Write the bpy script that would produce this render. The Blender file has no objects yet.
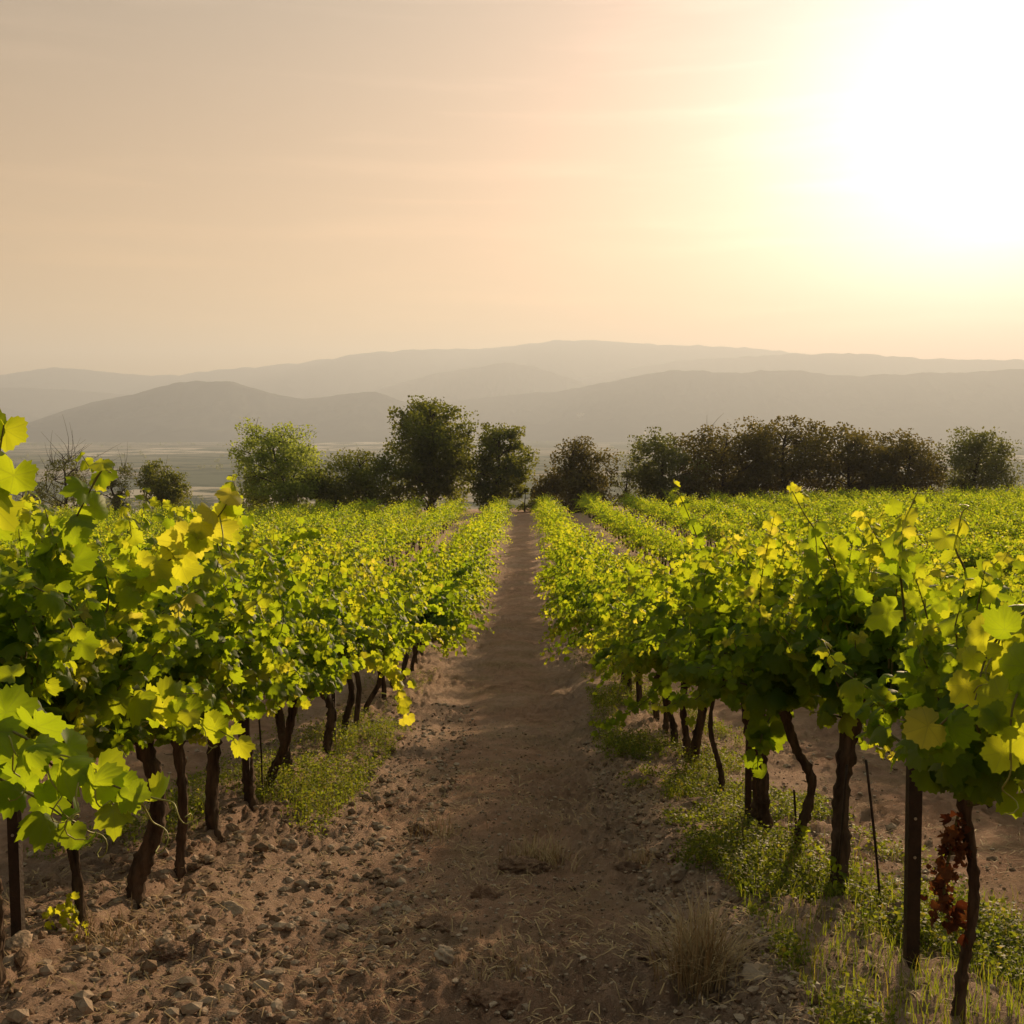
import bpy, math, random
import numpy as np
from mathutils import Vector, Matrix, Euler

S = bpy.context.scene
COL = S.collection
R = math.radians

# ------------------------------------------------------------------ camera, light, sky, exposure
F_PX = 1098.0
PITCH, YAW = 4.53, 0.75                      # degrees down, degrees to the left of the row direction (+Y)
cd = bpy.data.cameras.new('camera')
cam = bpy.data.objects.new('camera', cd); COL.objects.link(cam)
cd.sensor_width = 36.0
cd.lens = 36.0 * F_PX / 1024.0
cd.clip_start = 0.05; cd.clip_end = 60000.0
cam.location = (0, 0, 0)
cam.rotation_euler = (R(90 - PITCH), 0, R(YAW))
S.camera = cam
CAMR = np.array(Euler((R(90 - PITCH), 0, R(YAW))).to_matrix())

SUN_AZ, SUN_EL = 23.0, 12.8                  # azimuth from +Y towards +X
sun_dir = Vector((math.sin(R(SUN_AZ)) * math.cos(R(SUN_EL)), math.cos(R(SUN_AZ)) * math.cos(R(SUN_EL)), math.sin(R(SUN_EL))))
sl = bpy.data.lights.new('sun', 'SUN')
sl.energy = 5.0; sl.angle = R(2.0); sl.color = (1.0, 0.72, 0.42)
sun = bpy.data.objects.new('sun', sl); COL.objects.link(sun)
sun.rotation_euler = (-sun_dir).to_track_quat('-Z', 'Y').to_euler()

W = bpy.data.worlds.new('World'); S.world = W; W.use_nodes = True
nt = W.node_tree; nt.nodes.clear()
def wn(t, **k):
    n = nt.nodes.new(t)
    for a, b in k.items(): setattr(n, a, b)
    return n
def wl(a, b): nt.links.new(a, b)
def wmath(op, a, b=None, clamp=False):
    n = wn('ShaderNodeMath', operation=op, use_clamp=clamp)
    for i, v in enumerate((a, b)):
        if v is None: continue
        if isinstance(v, (int, float)): n.inputs[i].default_value = v
        else: wl(v, n.inputs[i])
    return n.outputs[0]
sky = wn('ShaderNodeTexSky', sky_type='NISHITA', sun_disc=False)
sky.sun_elevation = R(SUN_EL); sky.sun_rotation = R(SUN_AZ)
sky.altitude = 200; sky.air_density = 1.0; sky.dust_density = 5.0; sky.ozone_density = 1.0
geo = wn('ShaderNodeTexCoord')
nrm = wn('ShaderNodeVectorMath', operation='NORMALIZE'); wl(geo.outputs['Generated'], nrm.inputs[0])
dot = wn('ShaderNodeVectorMath', operation='DOT_PRODUCT'); wl(nrm.outputs[0], dot.inputs[0]); dot.inputs[1].default_value = sun_dir
cosang = wmath('MAXIMUM', dot.outputs['Value'], 0.0)
sep = wn('ShaderNodeSeparateXYZ'); wl(nrm.outputs[0], sep.inputs[0])
def scaled(col, fac):                        # colour * factor
    n = wn('ShaderNodeVectorMath', operation='SCALE'); n.inputs[0].default_value = col; wl(fac, n.inputs['Scale']); return n.outputs[0]
def vadd(a, b):
    n = wn('ShaderNodeVectorMath', operation='ADD'); wl(a, n.inputs[0]); wl(b, n.inputs[1]); return n.outputs[0]
# dusty veil: sun aureole, flat warm veil, plus unseen zenith brightening added for ground light
a1 = wmath('POWER', cosang, 85.0)
zup = wmath('MAXIMUM', wmath('SUBTRACT', 1.0, wmath('ABSOLUTE', sep.outputs['Z'])), 0.0)
low_veil = wmath('POWER', zup, 4.0)
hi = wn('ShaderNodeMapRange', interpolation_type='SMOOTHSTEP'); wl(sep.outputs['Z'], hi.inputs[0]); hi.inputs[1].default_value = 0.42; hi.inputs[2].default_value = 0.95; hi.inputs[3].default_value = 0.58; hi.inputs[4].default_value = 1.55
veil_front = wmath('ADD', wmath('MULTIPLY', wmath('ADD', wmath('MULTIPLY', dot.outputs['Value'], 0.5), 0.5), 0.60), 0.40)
tint = wn('ShaderNodeVectorMath', operation='MULTIPLY'); wl(sky.outputs[0], tint.inputs[0]); tint.inputs[1].default_value = (0.20, 0.130, 0.172)
lowdim = wn('ShaderNodeMapRange', interpolation_type='SMOOTHSTEP'); wl(sep.outputs['Z'], lowdim.inputs[0]); lowdim.inputs[1].default_value = 0.0; lowdim.inputs[2].default_value = 0.17; lowdim.inputs[3].default_value = 0.42; lowdim.inputs[4].default_value = 1.0
dimmed = wn('ShaderNodeVectorMath', operation='SCALE'); wl(tint.outputs[0], dimmed.inputs[0]); wl(lowdim.outputs[0], dimmed.inputs['Scale'])   # thicker dust towards the horizon
col = dimmed.outputs[0]
col = vadd(col, scaled((1.5, 1.3, 4.2), a1))
col = vadd(col, scaled((1.35, 1.60, 1.0), wmath('POWER', cosang, 8.0)))
col = vadd(col, scaled((4.6, 0.85, -1.8), wmath('MULTIPLY', low_veil, veil_front)))
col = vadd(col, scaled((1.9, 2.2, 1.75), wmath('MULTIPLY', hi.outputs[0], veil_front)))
# faint streaks of cirrus
mp = wn('ShaderNodeMapping'); wl(nrm.outputs[0], mp.inputs[0]); mp.inputs['Scale'].default_value = (2.2, 2.2, 26.0); mp.inputs['Rotation'].default_value = (R(2), R(1.5), 0)
cn = wn('ShaderNodeTexNoise'); wl(mp.outputs[0], cn.inputs['Vector']); cn.inputs['Scale'].default_value = 1.9; cn.inputs['Detail'].default_value = 7; cn.inputs['Roughness'].default_value = 0.55; cn.inputs['Distortion'].default_value = 0.4
cr = wn('ShaderNodeMapRange'); wl(cn.outputs['Fac'], cr.inputs[0]); cr.inputs[1].default_value = 0.50; cr.inputs[2].default_value = 0.70; cr.inputs[3].default_value = 0.99; cr.inputs[4].default_value = 1.12
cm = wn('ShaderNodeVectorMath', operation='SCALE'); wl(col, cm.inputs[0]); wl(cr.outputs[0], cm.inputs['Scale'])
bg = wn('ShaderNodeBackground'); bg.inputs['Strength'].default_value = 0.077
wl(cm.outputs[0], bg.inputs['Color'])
wo = wn('ShaderNodeOutputWorld'); wl(bg.outputs[0], wo.inputs[0])

S.view_settings.view_transform = 'Standard'
S.view_settings.look = 'None'
S.view_settings.exposure = 0.98
S.view_settings.gamma = 1.0
S.view_settings.use_curve_mapping = False
cy = S.cycles
cy.max_bounces = 7; cy.diffuse_bounces = 3; cy.glossy_bounces = 2; cy.transmission_bounces = 5
cy.transparent_max_bounces = 8; cy.volume_bounces = 0
cy.caustics_reflective = False; cy.caustics_refractive = False
cy.sample_clamp_indirect = 4.0

# ------------------------------------------------------------------ helpers
def at(px, py, d):
    """World point seen at pixel (px, py) whose y (distance along the rows) is d."""
    v = CAMR @ np.array(((px - 512) / F_PX, (512 - py) / F_PX, -1.0))
    return v * (d / v[1])

def _hash(ix, iy, s):
    n = (ix.astype(np.int64) * 374761393 + iy.astype(np.int64) * 668265263 + int(s) * 1274126177) & 0xFFFFFFFF
    n = ((n ^ (n >> 13)) * 1103515245) & 0xFFFFFFFF
    n = ((n ^ (n >> 15)) * 668265263) & 0xFFFFFFFF
    return ((n ^ (n >> 16)) & 0xFFFFFF) / float(0xFFFFFF)
def noise2(x, y, s=0):
    x = np.asarray(x, float); y = np.asarray(y, float)
    ix = np.floor(x); iy = np.floor(y); fx = x - ix; fy = y - iy
    ux = fx * fx * fx * (fx * (fx * 6 - 15) + 10); uy = fy * fy * fy * (fy * (fy * 6 - 15) + 10)
    def g(dx, dy):
        a = _hash(ix + dx, iy + dy, s) * 2 * math.pi
        return np.cos(a) * (fx - dx) + np.sin(a) * (fy - dy)
    return ((g(0, 0) * (1 - ux) + g(1, 0) * ux) * (1 - uy) + (g(0, 1) * (1 - ux) + g(1, 1) * ux) * uy) * 1.5
def fbm(x, y, s=0, o=4, lac=2.03, gain=0.5):
    t = 0; a = 1.0
    for i in range(o):
        t = t + a * noise2(x * lac ** i, y * lac ** i, s + i * 17); a *= gain
    return t
def sstep(a, b, x):
    t = np.clip((np.asarray(x, float) - a) / (b - a), 0, 1); return t * t * (3 - 2 * t)

class MB:
    """Collects vertices and same-size polygons, builds ONE mesh object."""
    def __init__(s): s.V = []; s.F = []; s.A = {}; s.n = 0; s.M = []
    def add(s, V, F, mat=0, **attrs):
        V = np.asarray(V, float).reshape(-1, 3); F = np.asarray(F, int)
        s.V.append(V); s.F.append(F + s.n); s.M.append((len(F), mat)); 
        for k, a in attrs.items(): s.A.setdefault(k, []).append((s.n, np.asarray(a, float)))
        s.n += len(V)
    def mesh(s, name, mats, smooth=True):
        me = bpy.data.meshes.new(name)
        V = np.concatenate(s.V)
        me.vertices.add(len(V)); me.vertices.foreach_set('co', V.astype(np.float32).ravel())
        lv = np.concatenate([f.ravel() for f in s.F]); lt = np.concatenate([np.full(len(f), f.shape[1]) for f in s.F])
        ls = np.concatenate(([0], np.cumsum(lt)[:-1]))
        me.loops.add(len(lv)); me.loops.foreach_set('vertex_index', lv.astype(np.int32))
        me.polygons.add(len(lt)); me.polygons.foreach_set('loop_start', ls.astype(np.int32)); me.polygons.foreach_set('loop_total', lt.astype(np.int32))
        mi = np.concatenate([np.full(n, m) for n, m in s.M]).astype(np.int32)
        me.polygons.foreach_set('material_index', mi)
        me.polygons.foreach_set('use_smooth', np.full(len(lt), bool(smooth)))
        for k, lst in s.A.items():
            d = np.zeros((len(V), 3), np.float32)
            for off, a in lst: d[off:off + len(a)] = a
            at_ = me.attributes.new(k, 'FLOAT_VECTOR', 'POINT'); at_.data.foreach_set('vector', d.ravel())
        for m in (mats if isinstance(mats, (list, tuple)) else [mats]): me.materials.append(m)
        me.update(calc_edges=True); me.validate()
        return me
    def build(s, name, mats, parent=None, smooth=True):
        o = bpy.data.objects.new(name, s.mesh(name, mats, smooth)); COL.objects.link(o)
        if parent is not None: o.parent = parent
        return o

def tag(o, label=None, cat=None, group=None, kind=None):
    if label: o['label'] = label
    if cat: o['category'] = cat
    if group: o['group'] = group
    if kind: o['kind'] = kind
    return o
def empty(name, loc, rz=0.0, sc=1.0):
    o = bpy.data.objects.new(name, None); COL.objects.link(o); o.empty_display_size = 0.1
    o.location = loc; o.rotation_euler = (0, 0, rz); o.scale = (sc, sc, sc); return o
def kids(o): return [c for c in COL.objects if c.parent == o]
def copy_tree(o, children, parent=None):
    c = o.copy(); COL.objects.link(c)
    if parent is not None: c.parent = parent
    for ch, sub in children: copy_tree(ch, sub, c)
    return c

def tube(pts, rad, sides=6, cap=True, rough=0.0, rng=None):
    P = np.asarray(pts, float); n = len(P); rad = np.broadcast_to(np.asarray(rad, float), (n,))
    T = np.gradient(P, axis=0); T /= np.linalg.norm(T, axis=1)[:, None] + 1e-9
    a = np.array((0.0, 0, 1)) if abs(T[0][2]) < 0.9 else np.array((1.0, 0, 0))
    U = np.zeros((n, 3)); u = np.cross(T[0], a); u /= np.linalg.norm(u)
    for i in range(n):
        u = u - T[i] * (u @ T[i]); u /= np.linalg.norm(u) + 1e-9; U[i] = u
    Vv = np.cross(T, U)
    th = np.linspace(0, 2 * math.pi, sides, endpoint=False)
    rr = np.ones((n, sides))
    if rough:
        ph = rng.uniform(0, 9, 3)
        tw = np.arange(n)[:, None] * 0.22
        rr = 1 + rough * (0.5 * np.sin(th * 3 + ph[0] + tw) + 0.35 * np.sin(th * 5 + ph[1] - tw * 1.4) + rng.normal(0, 0.45, (n, sides)))
    V = P[:, None, :] + (np.cos(th)[None, :, None] * U[:, None, :] + np.sin(th)[None, :, None] * Vv[:, None, :]) * (rad[:, None] * rr)[:, :, None]
    V = V.reshape(-1, 3)
    i = np.arange(n - 1)[:, None] * sides; j = np.arange(sides)[None, :]; k = (j + 1) % sides
    F = np.stack([i + j, i + k, i + sides + k, i + sides + j], -1).reshape(-1, 4)
    if cap:
        e = (n - 1) * sides
        V = np.vstack([V, P[-1] + T[-1] * rad[-1] * 0.5, P[0] - T[0] * rad[0] * .1])
        m = np.arange(sides)
        c1 = np.stack([e + m, e + (m + 1) % sides, np.full(sides, len(V) - 2), np.full(sides, len(V) - 2)], -1)
        c0 = np.stack([(m + 1) % sides, m, np.full(sides, len(V) - 1), np.full(sides, len(V) - 1)], -1)
        return V, F, np.vstack([c1[:, :3], c0[:, :3]])
    return V, F, None
def add_tube(mb, pts, rad, sides=6, mat=0, rough=0.0, rng=None):
    V, F, C = tube(pts, rad, sides, True, rough, rng)
    n0 = mb.n
    mb.add(V, F, mat)
    if C is not None:
        mb.F.append(C + n0); mb.M.append((len(C), mat))
def spline(P, n):
    """Catmull-Rom through control points."""
    P = np.asarray(P, float)
    if len(P) == 2: t = np.linspace(0, 1, n)[:, None]; return P[0] * (1 - t) + P[1] * t
    Q = np.vstack([2 * P[0] - P[1], P, 2 * P[-1] - P[-2]])
    out = []
    for u in np.linspace(0, len(P) - 1 - 1e-6, n):
        i = int(u); t = u - i; a, b, c, d = Q[i:i + 4]
        out.append(0.5 * (2 * b + (c - a) * t + (2 * a - 5 * b + 4 * c - d) * t * t + (3 * b - a - 3 * c + d) * t ** 3))
    return np.array(out)

def add_box(mb, lo, hi, mat=0):
    x0, y0, z0 = lo; x1, y1, z1 = hi
    V = [(x0, y0, z0), (x1, y0, z0), (x1, y1, z0), (x0, y1, z0), (x0, y0, z1), (x1, y0, z1), (x1, y1, z1), (x0, y1, z1)]
    F = [(3, 2, 1, 0), (4, 5, 6, 7), (0, 1, 5, 4), (1, 2, 6, 5), (2, 3, 7, 6), (3, 0, 4, 7)]
    mb.add(V, F, mat)

# ------------------------------------------------------------------ materials
def mat(name):
    m = bpy.data.materials.new(name); m.use_nodes = True; t = m.node_tree; t.nodes.clear()
    def N(ty, **k):
        n = t.nodes.new(ty)
        for a, b in k.items():
            if a in n.inputs.keys(): n.inputs[a].default_value = b
            else: setattr(n, a, b)
        return n
    def L(a, b): t.links.new(a, b)
    return m, N, L
def ramp(N, L, fac, stops):
    r = N('ShaderNodeValToRGB'); L(fac, r.inputs[0]); e = r.color_ramp.elements
    while len(e) < len(stops): e.new(0.5)
    for el, (p, c) in zip(e, stops): el.position = p; el.color = (*c, 1)
    return r.outputs[0]

def leaf_material(name, stops, trans, tmix=0.5, rough=0.55, veins=True, spec=0.22):
    """Thin leaf: matt-glossy face, light passing through; per-leaf colour from the 'lv' attribute (x, y in the leaf, z = per-leaf random)."""
    m, N, L = mat(name)
    a = N('ShaderNodeAttribute', attribute_name='lv'); s = N('ShaderNodeSeparateXYZ'); L(a.outputs['Vector'], s.inputs[0])
    c = ramp(N, L, s.outputs['Z'], stops); tc = ramp(N, L, s.outputs['Z'], trans)
    def M(op, x, y=None):
        n = N('ShaderNodeMath', operation=op)
        for i, v in enumerate((x, y)):
            if v is None: continue
            if isinstance(v, (int, float)): n.inputs[i].default_value = v
            else: L(v, n.inputs[i])
        return n.outputs[0]
    if veins:
        ang = M('ARCTAN2', s.outputs['X'], s.outputs['Y'])
        r = M('SQRT', M('ADD', M('MULTIPLY', s.outputs['X'], s.outputs['X']), M('MULTIPLY', s.outputs['Y'], s.outputs['Y'])))
        k = R(52)
        w = M('SUBTRACT', M('ABSOLUTE', M('SUBTRACT', M('FLOORED_MODULO', M('ADD', ang, k / 2 + 6 * k), k), k / 2)), 0.0)
        v = M('LESS_THAN', M('MULTIPLY', w, r), 0.016)
        mx = N('ShaderNodeMix', data_type='RGBA'); L(M('MULTIPLY', v, 0.35), mx.inputs[0]); L(c, mx.inputs[6]); mx.inputs[7].default_value = (0.20, 0.24, 0.07, 1); c = mx.outputs[2]
        mt = N('ShaderNodeMix', data_type='RGBA'); L(M('MULTIPLY', v, 0.22), mt.inputs[0]); L(tc, mt.inputs[6]); mt.inputs[7].default_value = (0.16, 0.18, 0.03, 1); tc = mt.outputs[2]
        # blotchy blade
        no = N('ShaderNodeTexNoise', Scale=30.0, Detail=3.0); 
        hs = N('ShaderNodeHueSaturation'); L(c, hs.inputs['Color']); mr = N('ShaderNodeMapRange'); L(no.outputs['Fac'], mr.inputs[0]); mr.inputs[3].default_value = 0.7; mr.inputs[4].default_value = 1.3; L(mr.outputs[0], hs.inputs['Value']); c = hs.outputs[0]
    p = N('ShaderNodeBsdfPrincipled', Roughness=rough); p.inputs['Specular IOR Level'].default_value = spec; L(c, p.inputs['Base Color'])
    tr = N('ShaderNodeBsdfTranslucent'); L(tc, tr.inputs['Color'])
    ms = N('ShaderNodeMixShader'); ms.inputs[0].default_value = tmix; L(p.outputs[0], ms.inputs[1]); L(tr.outputs[0], ms.inputs[2])
    o = N('ShaderNodeOutputMaterial'); L(ms.outputs[0], o.inputs[0])
    return m
def simple(name, c1, c2, scale=8.0, rough=0.85, spec=0.2, bump=0.0, bscale=None, metal=0.0, stretch=None):
    m, N, L = mat(name)
    tc = N('ShaderNodeTexCoord'); src = tc.outputs['Object']
    if stretch:
        mp = N('ShaderNodeMapping', Scale=stretch); L(src, mp.inputs[0]); src = mp.outputs[0]
    n = N('ShaderNodeTexNoise', Scale=scale, Detail=6.0, Roughness=0.6); L(src, n.inputs['Vector'])
    c = ramp(N, L, n.outputs['Fac'], [(0.3, c1), (0.7, c2)])
    p = N('ShaderNodeBsdfPrincipled', Roughness=rough, Metallic=metal); p.inputs['Specular IOR Level'].default_value = spec; L(c, p.inputs['Base Color'])
    if bump:
        b = N('ShaderNodeBump', Strength=bump, Distance=0.01); n2 = N('ShaderNodeTexNoise', Scale=bscale or scale * 4, Detail=5.0); L(src, n2.inputs['Vector']); L(n2.outputs['Fac'], b.inputs['Height']); L(b.outputs[0], p.inputs['Normal'])
    o = N('ShaderNodeOutputMaterial'); L(p.outputs[0], o.inputs[0])
    return m

M_LEAF = leaf_material('vine_leaf',
    [(0.0, (0.030, 0.075, 0.012)), (0.5, (0.055, 0.115, 0.016)), (0.85, (0.11, 0.165, 0.022)), (1.0, (0.17, 0.18, 0.03))],
    [(0.0, (0.26, 0.42, 0.012)), (0.5, (0.51, 0.65, 0.016)), (0.85, (0.80, 0.80, 0.032)), (1.0, (0.92, 0.84, 0.08))], 0.60)
M_LEAF_FAR = leaf_material('vine_leaf_distant',
    [(0.0, (0.030, 0.075, 0.012)), (0.5, (0.055, 0.115, 0.016)), (0.85, (0.11, 0.165, 0.022)), (1.0, (0.17, 0.18, 0.03))],
    [(0.0, (0.26, 0.42, 0.012)), (0.5, (0.51, 0.65, 0.016)), (0.85, (0.80, 0.80, 0.032)), (1.0, (0.92, 0.84, 0.08))], 0.60, veins=False)
M_DRY = leaf_material('withered_leaf', [(0, (0.07, 0.026, 0.014)), (1, (0.17, 0.07, 0.03))], [(0, (0.13, 0.03, 0.012)), (1, (0.24, 0.09, 0.025))], 0.35, 0.8, False, 0.1)
M_BARK = simple('vine_bark', (0.020, 0.013, 0.009), (0.15, 0.10, 0.068), 22, 0.95, 0.1, 1.0, 60, stretch=(1, 1, 0.18))
M_CANE = simple('vine_cane', (0.11, 0.095, 0.03), (0.17, 0.16, 0.05), 12, 0.6)
M_TENDRIL = simple('vine_tendril', (0.22, 0.24, 0.05), (0.34, 0.30, 0.08), 20, 0.5)
M_TREEBARK = simple('tree_bark', (0.03, 0.022, 0.016), (0.09, 0.07, 0.05), 5, 0.95, 0.1, 0.5)
M_RUST = simple('rusted_steel', (0.022, 0.014, 0.010), (0.06, 0.034, 0.022), 22, 0.62, 0.5, 0.3, 120, 0.35)
M_STEEL = simple('bare_steel', (0.35, 0.33, 0.30), (0.5, 0.48, 0.45), 40, 0.4, 0.5, metal=0.7)
M_STONE = simple('limestone', (0.24, 0.175, 0.125), (0.44, 0.34, 0.26), 14, 0.95, 0.15, 0.6, 60)
M_CLOD = simple('earth_clod', (0.12, 0.077, 0.05), (0.25, 0.17, 0.115), 14, 0.98, 0.1, 0.9, 60)
M_STRAW = simple('dry_straw', (0.30, 0.20, 0.10), (0.50, 0.37, 0.20), 9, 0.8)
M_WEED = leaf_material('weed_leaf', [(0, (0.045, 0.075, 0.010)), (0.7, (0.095, 0.105, 0.014)), (1, (0.17, 0.12, 0.03))], [(0, (0.24, 0.34, 0.02)), (0.7, (0.44, 0.50, 0.03)), (1, (0.6, 0.5, 0.06))], 0.45, 0.6, False, 0.2)
def tree_leaf(name, a, b, ta, tb, mix=0.35): return leaf_material(name, [(0, a), (1, b)], [(0, ta), (1, tb)], mix, 0.6, False, 0.25)
M_TL = {
 'dark': tree_leaf('dark_tree_leaf', (0.035, 0.055, 0.014), (0.085, 0.105, 0.026), (0.24, 0.28, 0.02), (0.44, 0.46, 0.04)),
 'olive': tree_leaf('olive_tree_leaf', (0.06, 0.075, 0.025), (0.12, 0.13, 0.045), (0.18, 0.21, 0.03), (0.34, 0.36, 0.06)),
 'pale': tree_leaf('pale_tree_leaf', (0.08, 0.12, 0.03), (0.15, 0.19, 0.05), (0.36, 0.46, 0.05), (0.54, 0.62, 0.09), 0.52),
 'brown': tree_leaf('brown_tree_leaf', (0.050, 0.044, 0.012), (0.095, 0.080, 0.022), (0.16, 0.145, 0.02), (0.30, 0.25, 0.04), 0.36),
}

# ------------------------------------------------------------------ the lie of the land
ROW_L, ROW_R, ROW_GAP = -1.42, 1.10, 2.52
_kd = np.array([-60, -10, 0, 2.7, 4.3, 5.5, 7.0, 8.6, 10.2, 14, 20, 30, 45, 65, 78, 95, 130, 200, 330, 600, 1200], float)
_kz = np.array([0.5, -0.45, -1.16, -1.48, -1.80, -1.98, -2.24, -2.47, -2.68, -3.08, -3.52, -4.05, -4.70, -5.45, -5.95, -7.2, -11, -21, -42, -66, -70], float)
_fd = np.linspace(-60, 1200, 12601)
_fz = np.interp(_fd, _kd, _kz)
for _ in range(3):
    k = np.exp(-np.linspace(-2, 2, 15) ** 2); k /= k.sum(); pz = np.pad(_fz, 7, mode='reflect', reflect_type='odd'); _fz = np.convolve(pz, k, 'valid')
PLAIN_Z = -62.0
def base_z(x, y):
    x = np.asarray(x, float); y = np.asarray(y, float)
    z = np.interp(y, _fd, _fz) - 0.075 * (1 - sstep(60, 75, y))
    z = z + 0.022 * np.clip(x, -40, 40) * sstep(6, 50, y) * (1 - sstep(80, 200, y))
    z = z - 0.10 * np.maximum(np.abs(x) - 45, 0) * sstep(-1000, 0, np.abs(x))
    return z
def row_offset(x):      # distance to the middle of the alley the point lies in
    c = (ROW_L + ROW_R) / 2
    return x - c - np.round((x - c) / ROW_GAP) * ROW_GAP
def ground_z(x, y, fine=True):
    x = np.asarray(x, float); y = np.asarray(y, float)
    u = row_offset(x); field = 1 - sstep(64, 72, y)
    wob = 0.10 * noise2(x * 0.3, y * 0.55, 5)
    bank = sstep(0.62, 0.86, u + wob) * 0.095 + sstep(0.80, 1.10, -u + wob) * 0.06
    ruts = -0.03 * np.exp(-((np.abs(u + 0.08) - 0.42) / 0.17) ** 2)
    z = base_z(x, y) + (bank + ruts) * field + 0.05 * noise2(x * 0.8, y * 0.6, 3)
    if fine:
        near = 1 - sstep(25, 60, y)
        edge = 0.75 + 0.25 * np.clip(sstep(0.3, 0.8, np.abs(u)) + 0.6 * sstep(0.0, 0.35, noise2(x * 0.9, y * 0.7, 61)), 0, 1)
        c1 = fbm(x * 4.2, y * 3.2, 11, 3)
        c2 = np.abs(fbm(x * 11, y * 9, 21, 3)); c3 = fbm(x * 34, y * 30, 31, 2)
        edge = edge * (0.45 + 0.85 * sstep(-0.35, 0.45, noise2(x * 1.1, y * 0.8, 67) + 0.4 * noise2(x * 3.1, y * 2.3, 68)))
        lump = np.maximum(noise2(x * 6.5, y * 5.5, 41) - 0.18, 0)
        z = z + near * edge * (0.022 * c1 + 0.044 * (0.35 - c2) + 0.018 * c3 + 0.035 * lump + 0.022 * np.maximum(noise2(x * 22, y * 19, 51) - 0.1, 0))
    return z

def soil_material():
    m, N, L = mat('vineyard_soil')
    g = N('ShaderNodeNewGeometry'); pos = g.outputs['Position']
    def noise(sc, det=5, ro=0.6, src=pos, stretch=None):
        if stretch:
            mp = N('ShaderNodeMapping', Scale=stretch); L(src, mp.inputs[0]); src = mp.outputs[0]
        n = N('ShaderNodeTexNoise', Scale=sc, Detail=det, Roughness=ro); L(src, n.inputs['Vector']); return n.outputs['Fac']
    def mix(f, a, b):
        n = N('ShaderNodeMix', data_type='RGBA')
        L(f, n.inputs[0])
        for i, v in ((6, a), (7, b)):
            if isinstance(v, tuple): n.inputs[i].default_value = (*v, 1)
            else: L(v, n.inputs[i])
        return n.outputs[2]
    def rng(f, lo, hi, a=0.0, b=1.0):
        n = N('ShaderNodeMapRange'); L(f, n.inputs[0]); n.inputs[1].default_value = lo; n.inputs[2].default_value = hi; n.inputs[3].default_value = a; n.inputs[4].default_value = b; return n.outputs[0]
    soil = ramp(N, L, noise(5.5, 8, 0.7), [(0.25, (0.22, 0.120, 0.076)), (0.5, (0.44, 0.250, 0.164)), (0.75, (0.58, 0.36, 0.25))])
    grit = rng(noise(70, 3, 0.7), 0.60, 0.72)
    c = mix(grit, soil, (0.42, 0.32, 0.235))
    strawm = rng(noise(1.4, 5, 0.65), 0.48, 0.66, 0, 0.8)
    c = mix(strawm, c, ramp(N, L, noise(28, 4, 0.7, stretch=(1, .35, 1)), [(0.3, (0.22, 0.13, 0.07)), (0.7, (0.42, 0.29, 0.16))]))
    # pale stony verge: the same stones everywhere a vine row stands
    sx = N('ShaderNodeSeparateXYZ'); L(pos, sx.inputs[0])
    def M(op, a, b=None):
        n = N('ShaderNodeMath', operation=op)
        for i, v in enumerate((a, b)):
            if v is None: continue
            if isinstance(v, (int, float)): n.inputs[i].default_value = v
            else: L(v, n.inputs[i])
        return n.outputs[0]
    rowd = M('ABSOLUTE', M('SUBTRACT', M('FLOORED_MODULO', M('ADD', sx.outputs['X'], -ROW_L + ROW_GAP / 2 + 40 * ROW_GAP), ROW_GAP), ROW_GAP / 2))
    strip = rng(M('ADD', rowd, M('MULTIPLY', noise(1.6, 4, 0.6), 0.9)), 0.95, 1.45, 1.0, 0.0)
    pale = M('MAXIMUM', M('MULTIPLY', strip, 0.85), rng(noise(0.9, 4, 0.6), 0.46, 0.66, 0, 0.5))
    c = mix(pale, c, ramp(N, L, noise(18, 6, 0.7), [(0.3, (0.36, 0.225, 0.16)), (0.7, (0.64, 0.455, 0.345))]))
    p = N('ShaderNodeBsdfPrincipled', Roughness=0.97); p.inputs['Specular IOR Level'].default_value = 0.12; L(c, p.inputs['Base Color'])
    b1 = N('ShaderNodeBump', Strength=1.0, Distance=0.045); L(noise(38, 8, 0.8), b1.inputs['Height'])
    b2 = N('ShaderNodeBump', Strength=0.6, Distance=0.008); L(noise(160, 3, 0.6), b2.inputs['Height']); L(b1.outputs[0], b2.inputs['Normal'])
    L(b2.outputs[0], p.inputs['Normal'])
    o = N('ShaderNodeOutputMaterial'); L(p.outputs[0], o.inputs[0]); return m

def build_ground():
    d = np.concatenate([np.linspace(-55, 0.5, 60)[:-1], 0.5 * np.exp(np.linspace(0, math.log(1400), 900))])
    s = np.linspace(-1, 1, 641)
    sh = np.sign(s) * (0.30 * np.abs(s) + 0.70 * np.abs(s) ** 3.2)
    w = 7.5 + 0.80 * np.maximum(d, 0)
    core = 0.78
    t = np.clip(np.abs(sh) / core, 0, 1); ext = np.maximum(np.abs(sh) - core, 0) / (1 - core)
    X = np.sign(sh)[None, :] * (t[None, :] * w[:, None] + ext[None, :] ** 1.5 * np.maximum(560 - w, 0)[:, None])
    Y = np.repeat(d[:, None], len(s), 1)
    Z = ground_z(X, Y)
    Z = np.maximum(Z, PLAIN_Z - 3 + 0 * Z)
    V = np.stack([X, Y, Z], -1).reshape(-1, 3)
    nr, nc = X.shape
    i = np.arange(nr - 1)[:, None] * nc; j = np.arange(nc - 1)[None, :]
    Fq = np.stack([i + j, i + j + 1, i + nc + j + 1, i + nc + j], -1).reshape(-1, 4)
    mb = MB(); mb.add(V, Fq)
    tag(mb.build('ground', M_SOIL), kind='structure', label='brown rutted soil of the vineyard and the dirt path down its middle')
M_SOIL = soil_material()
build_ground()

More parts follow.
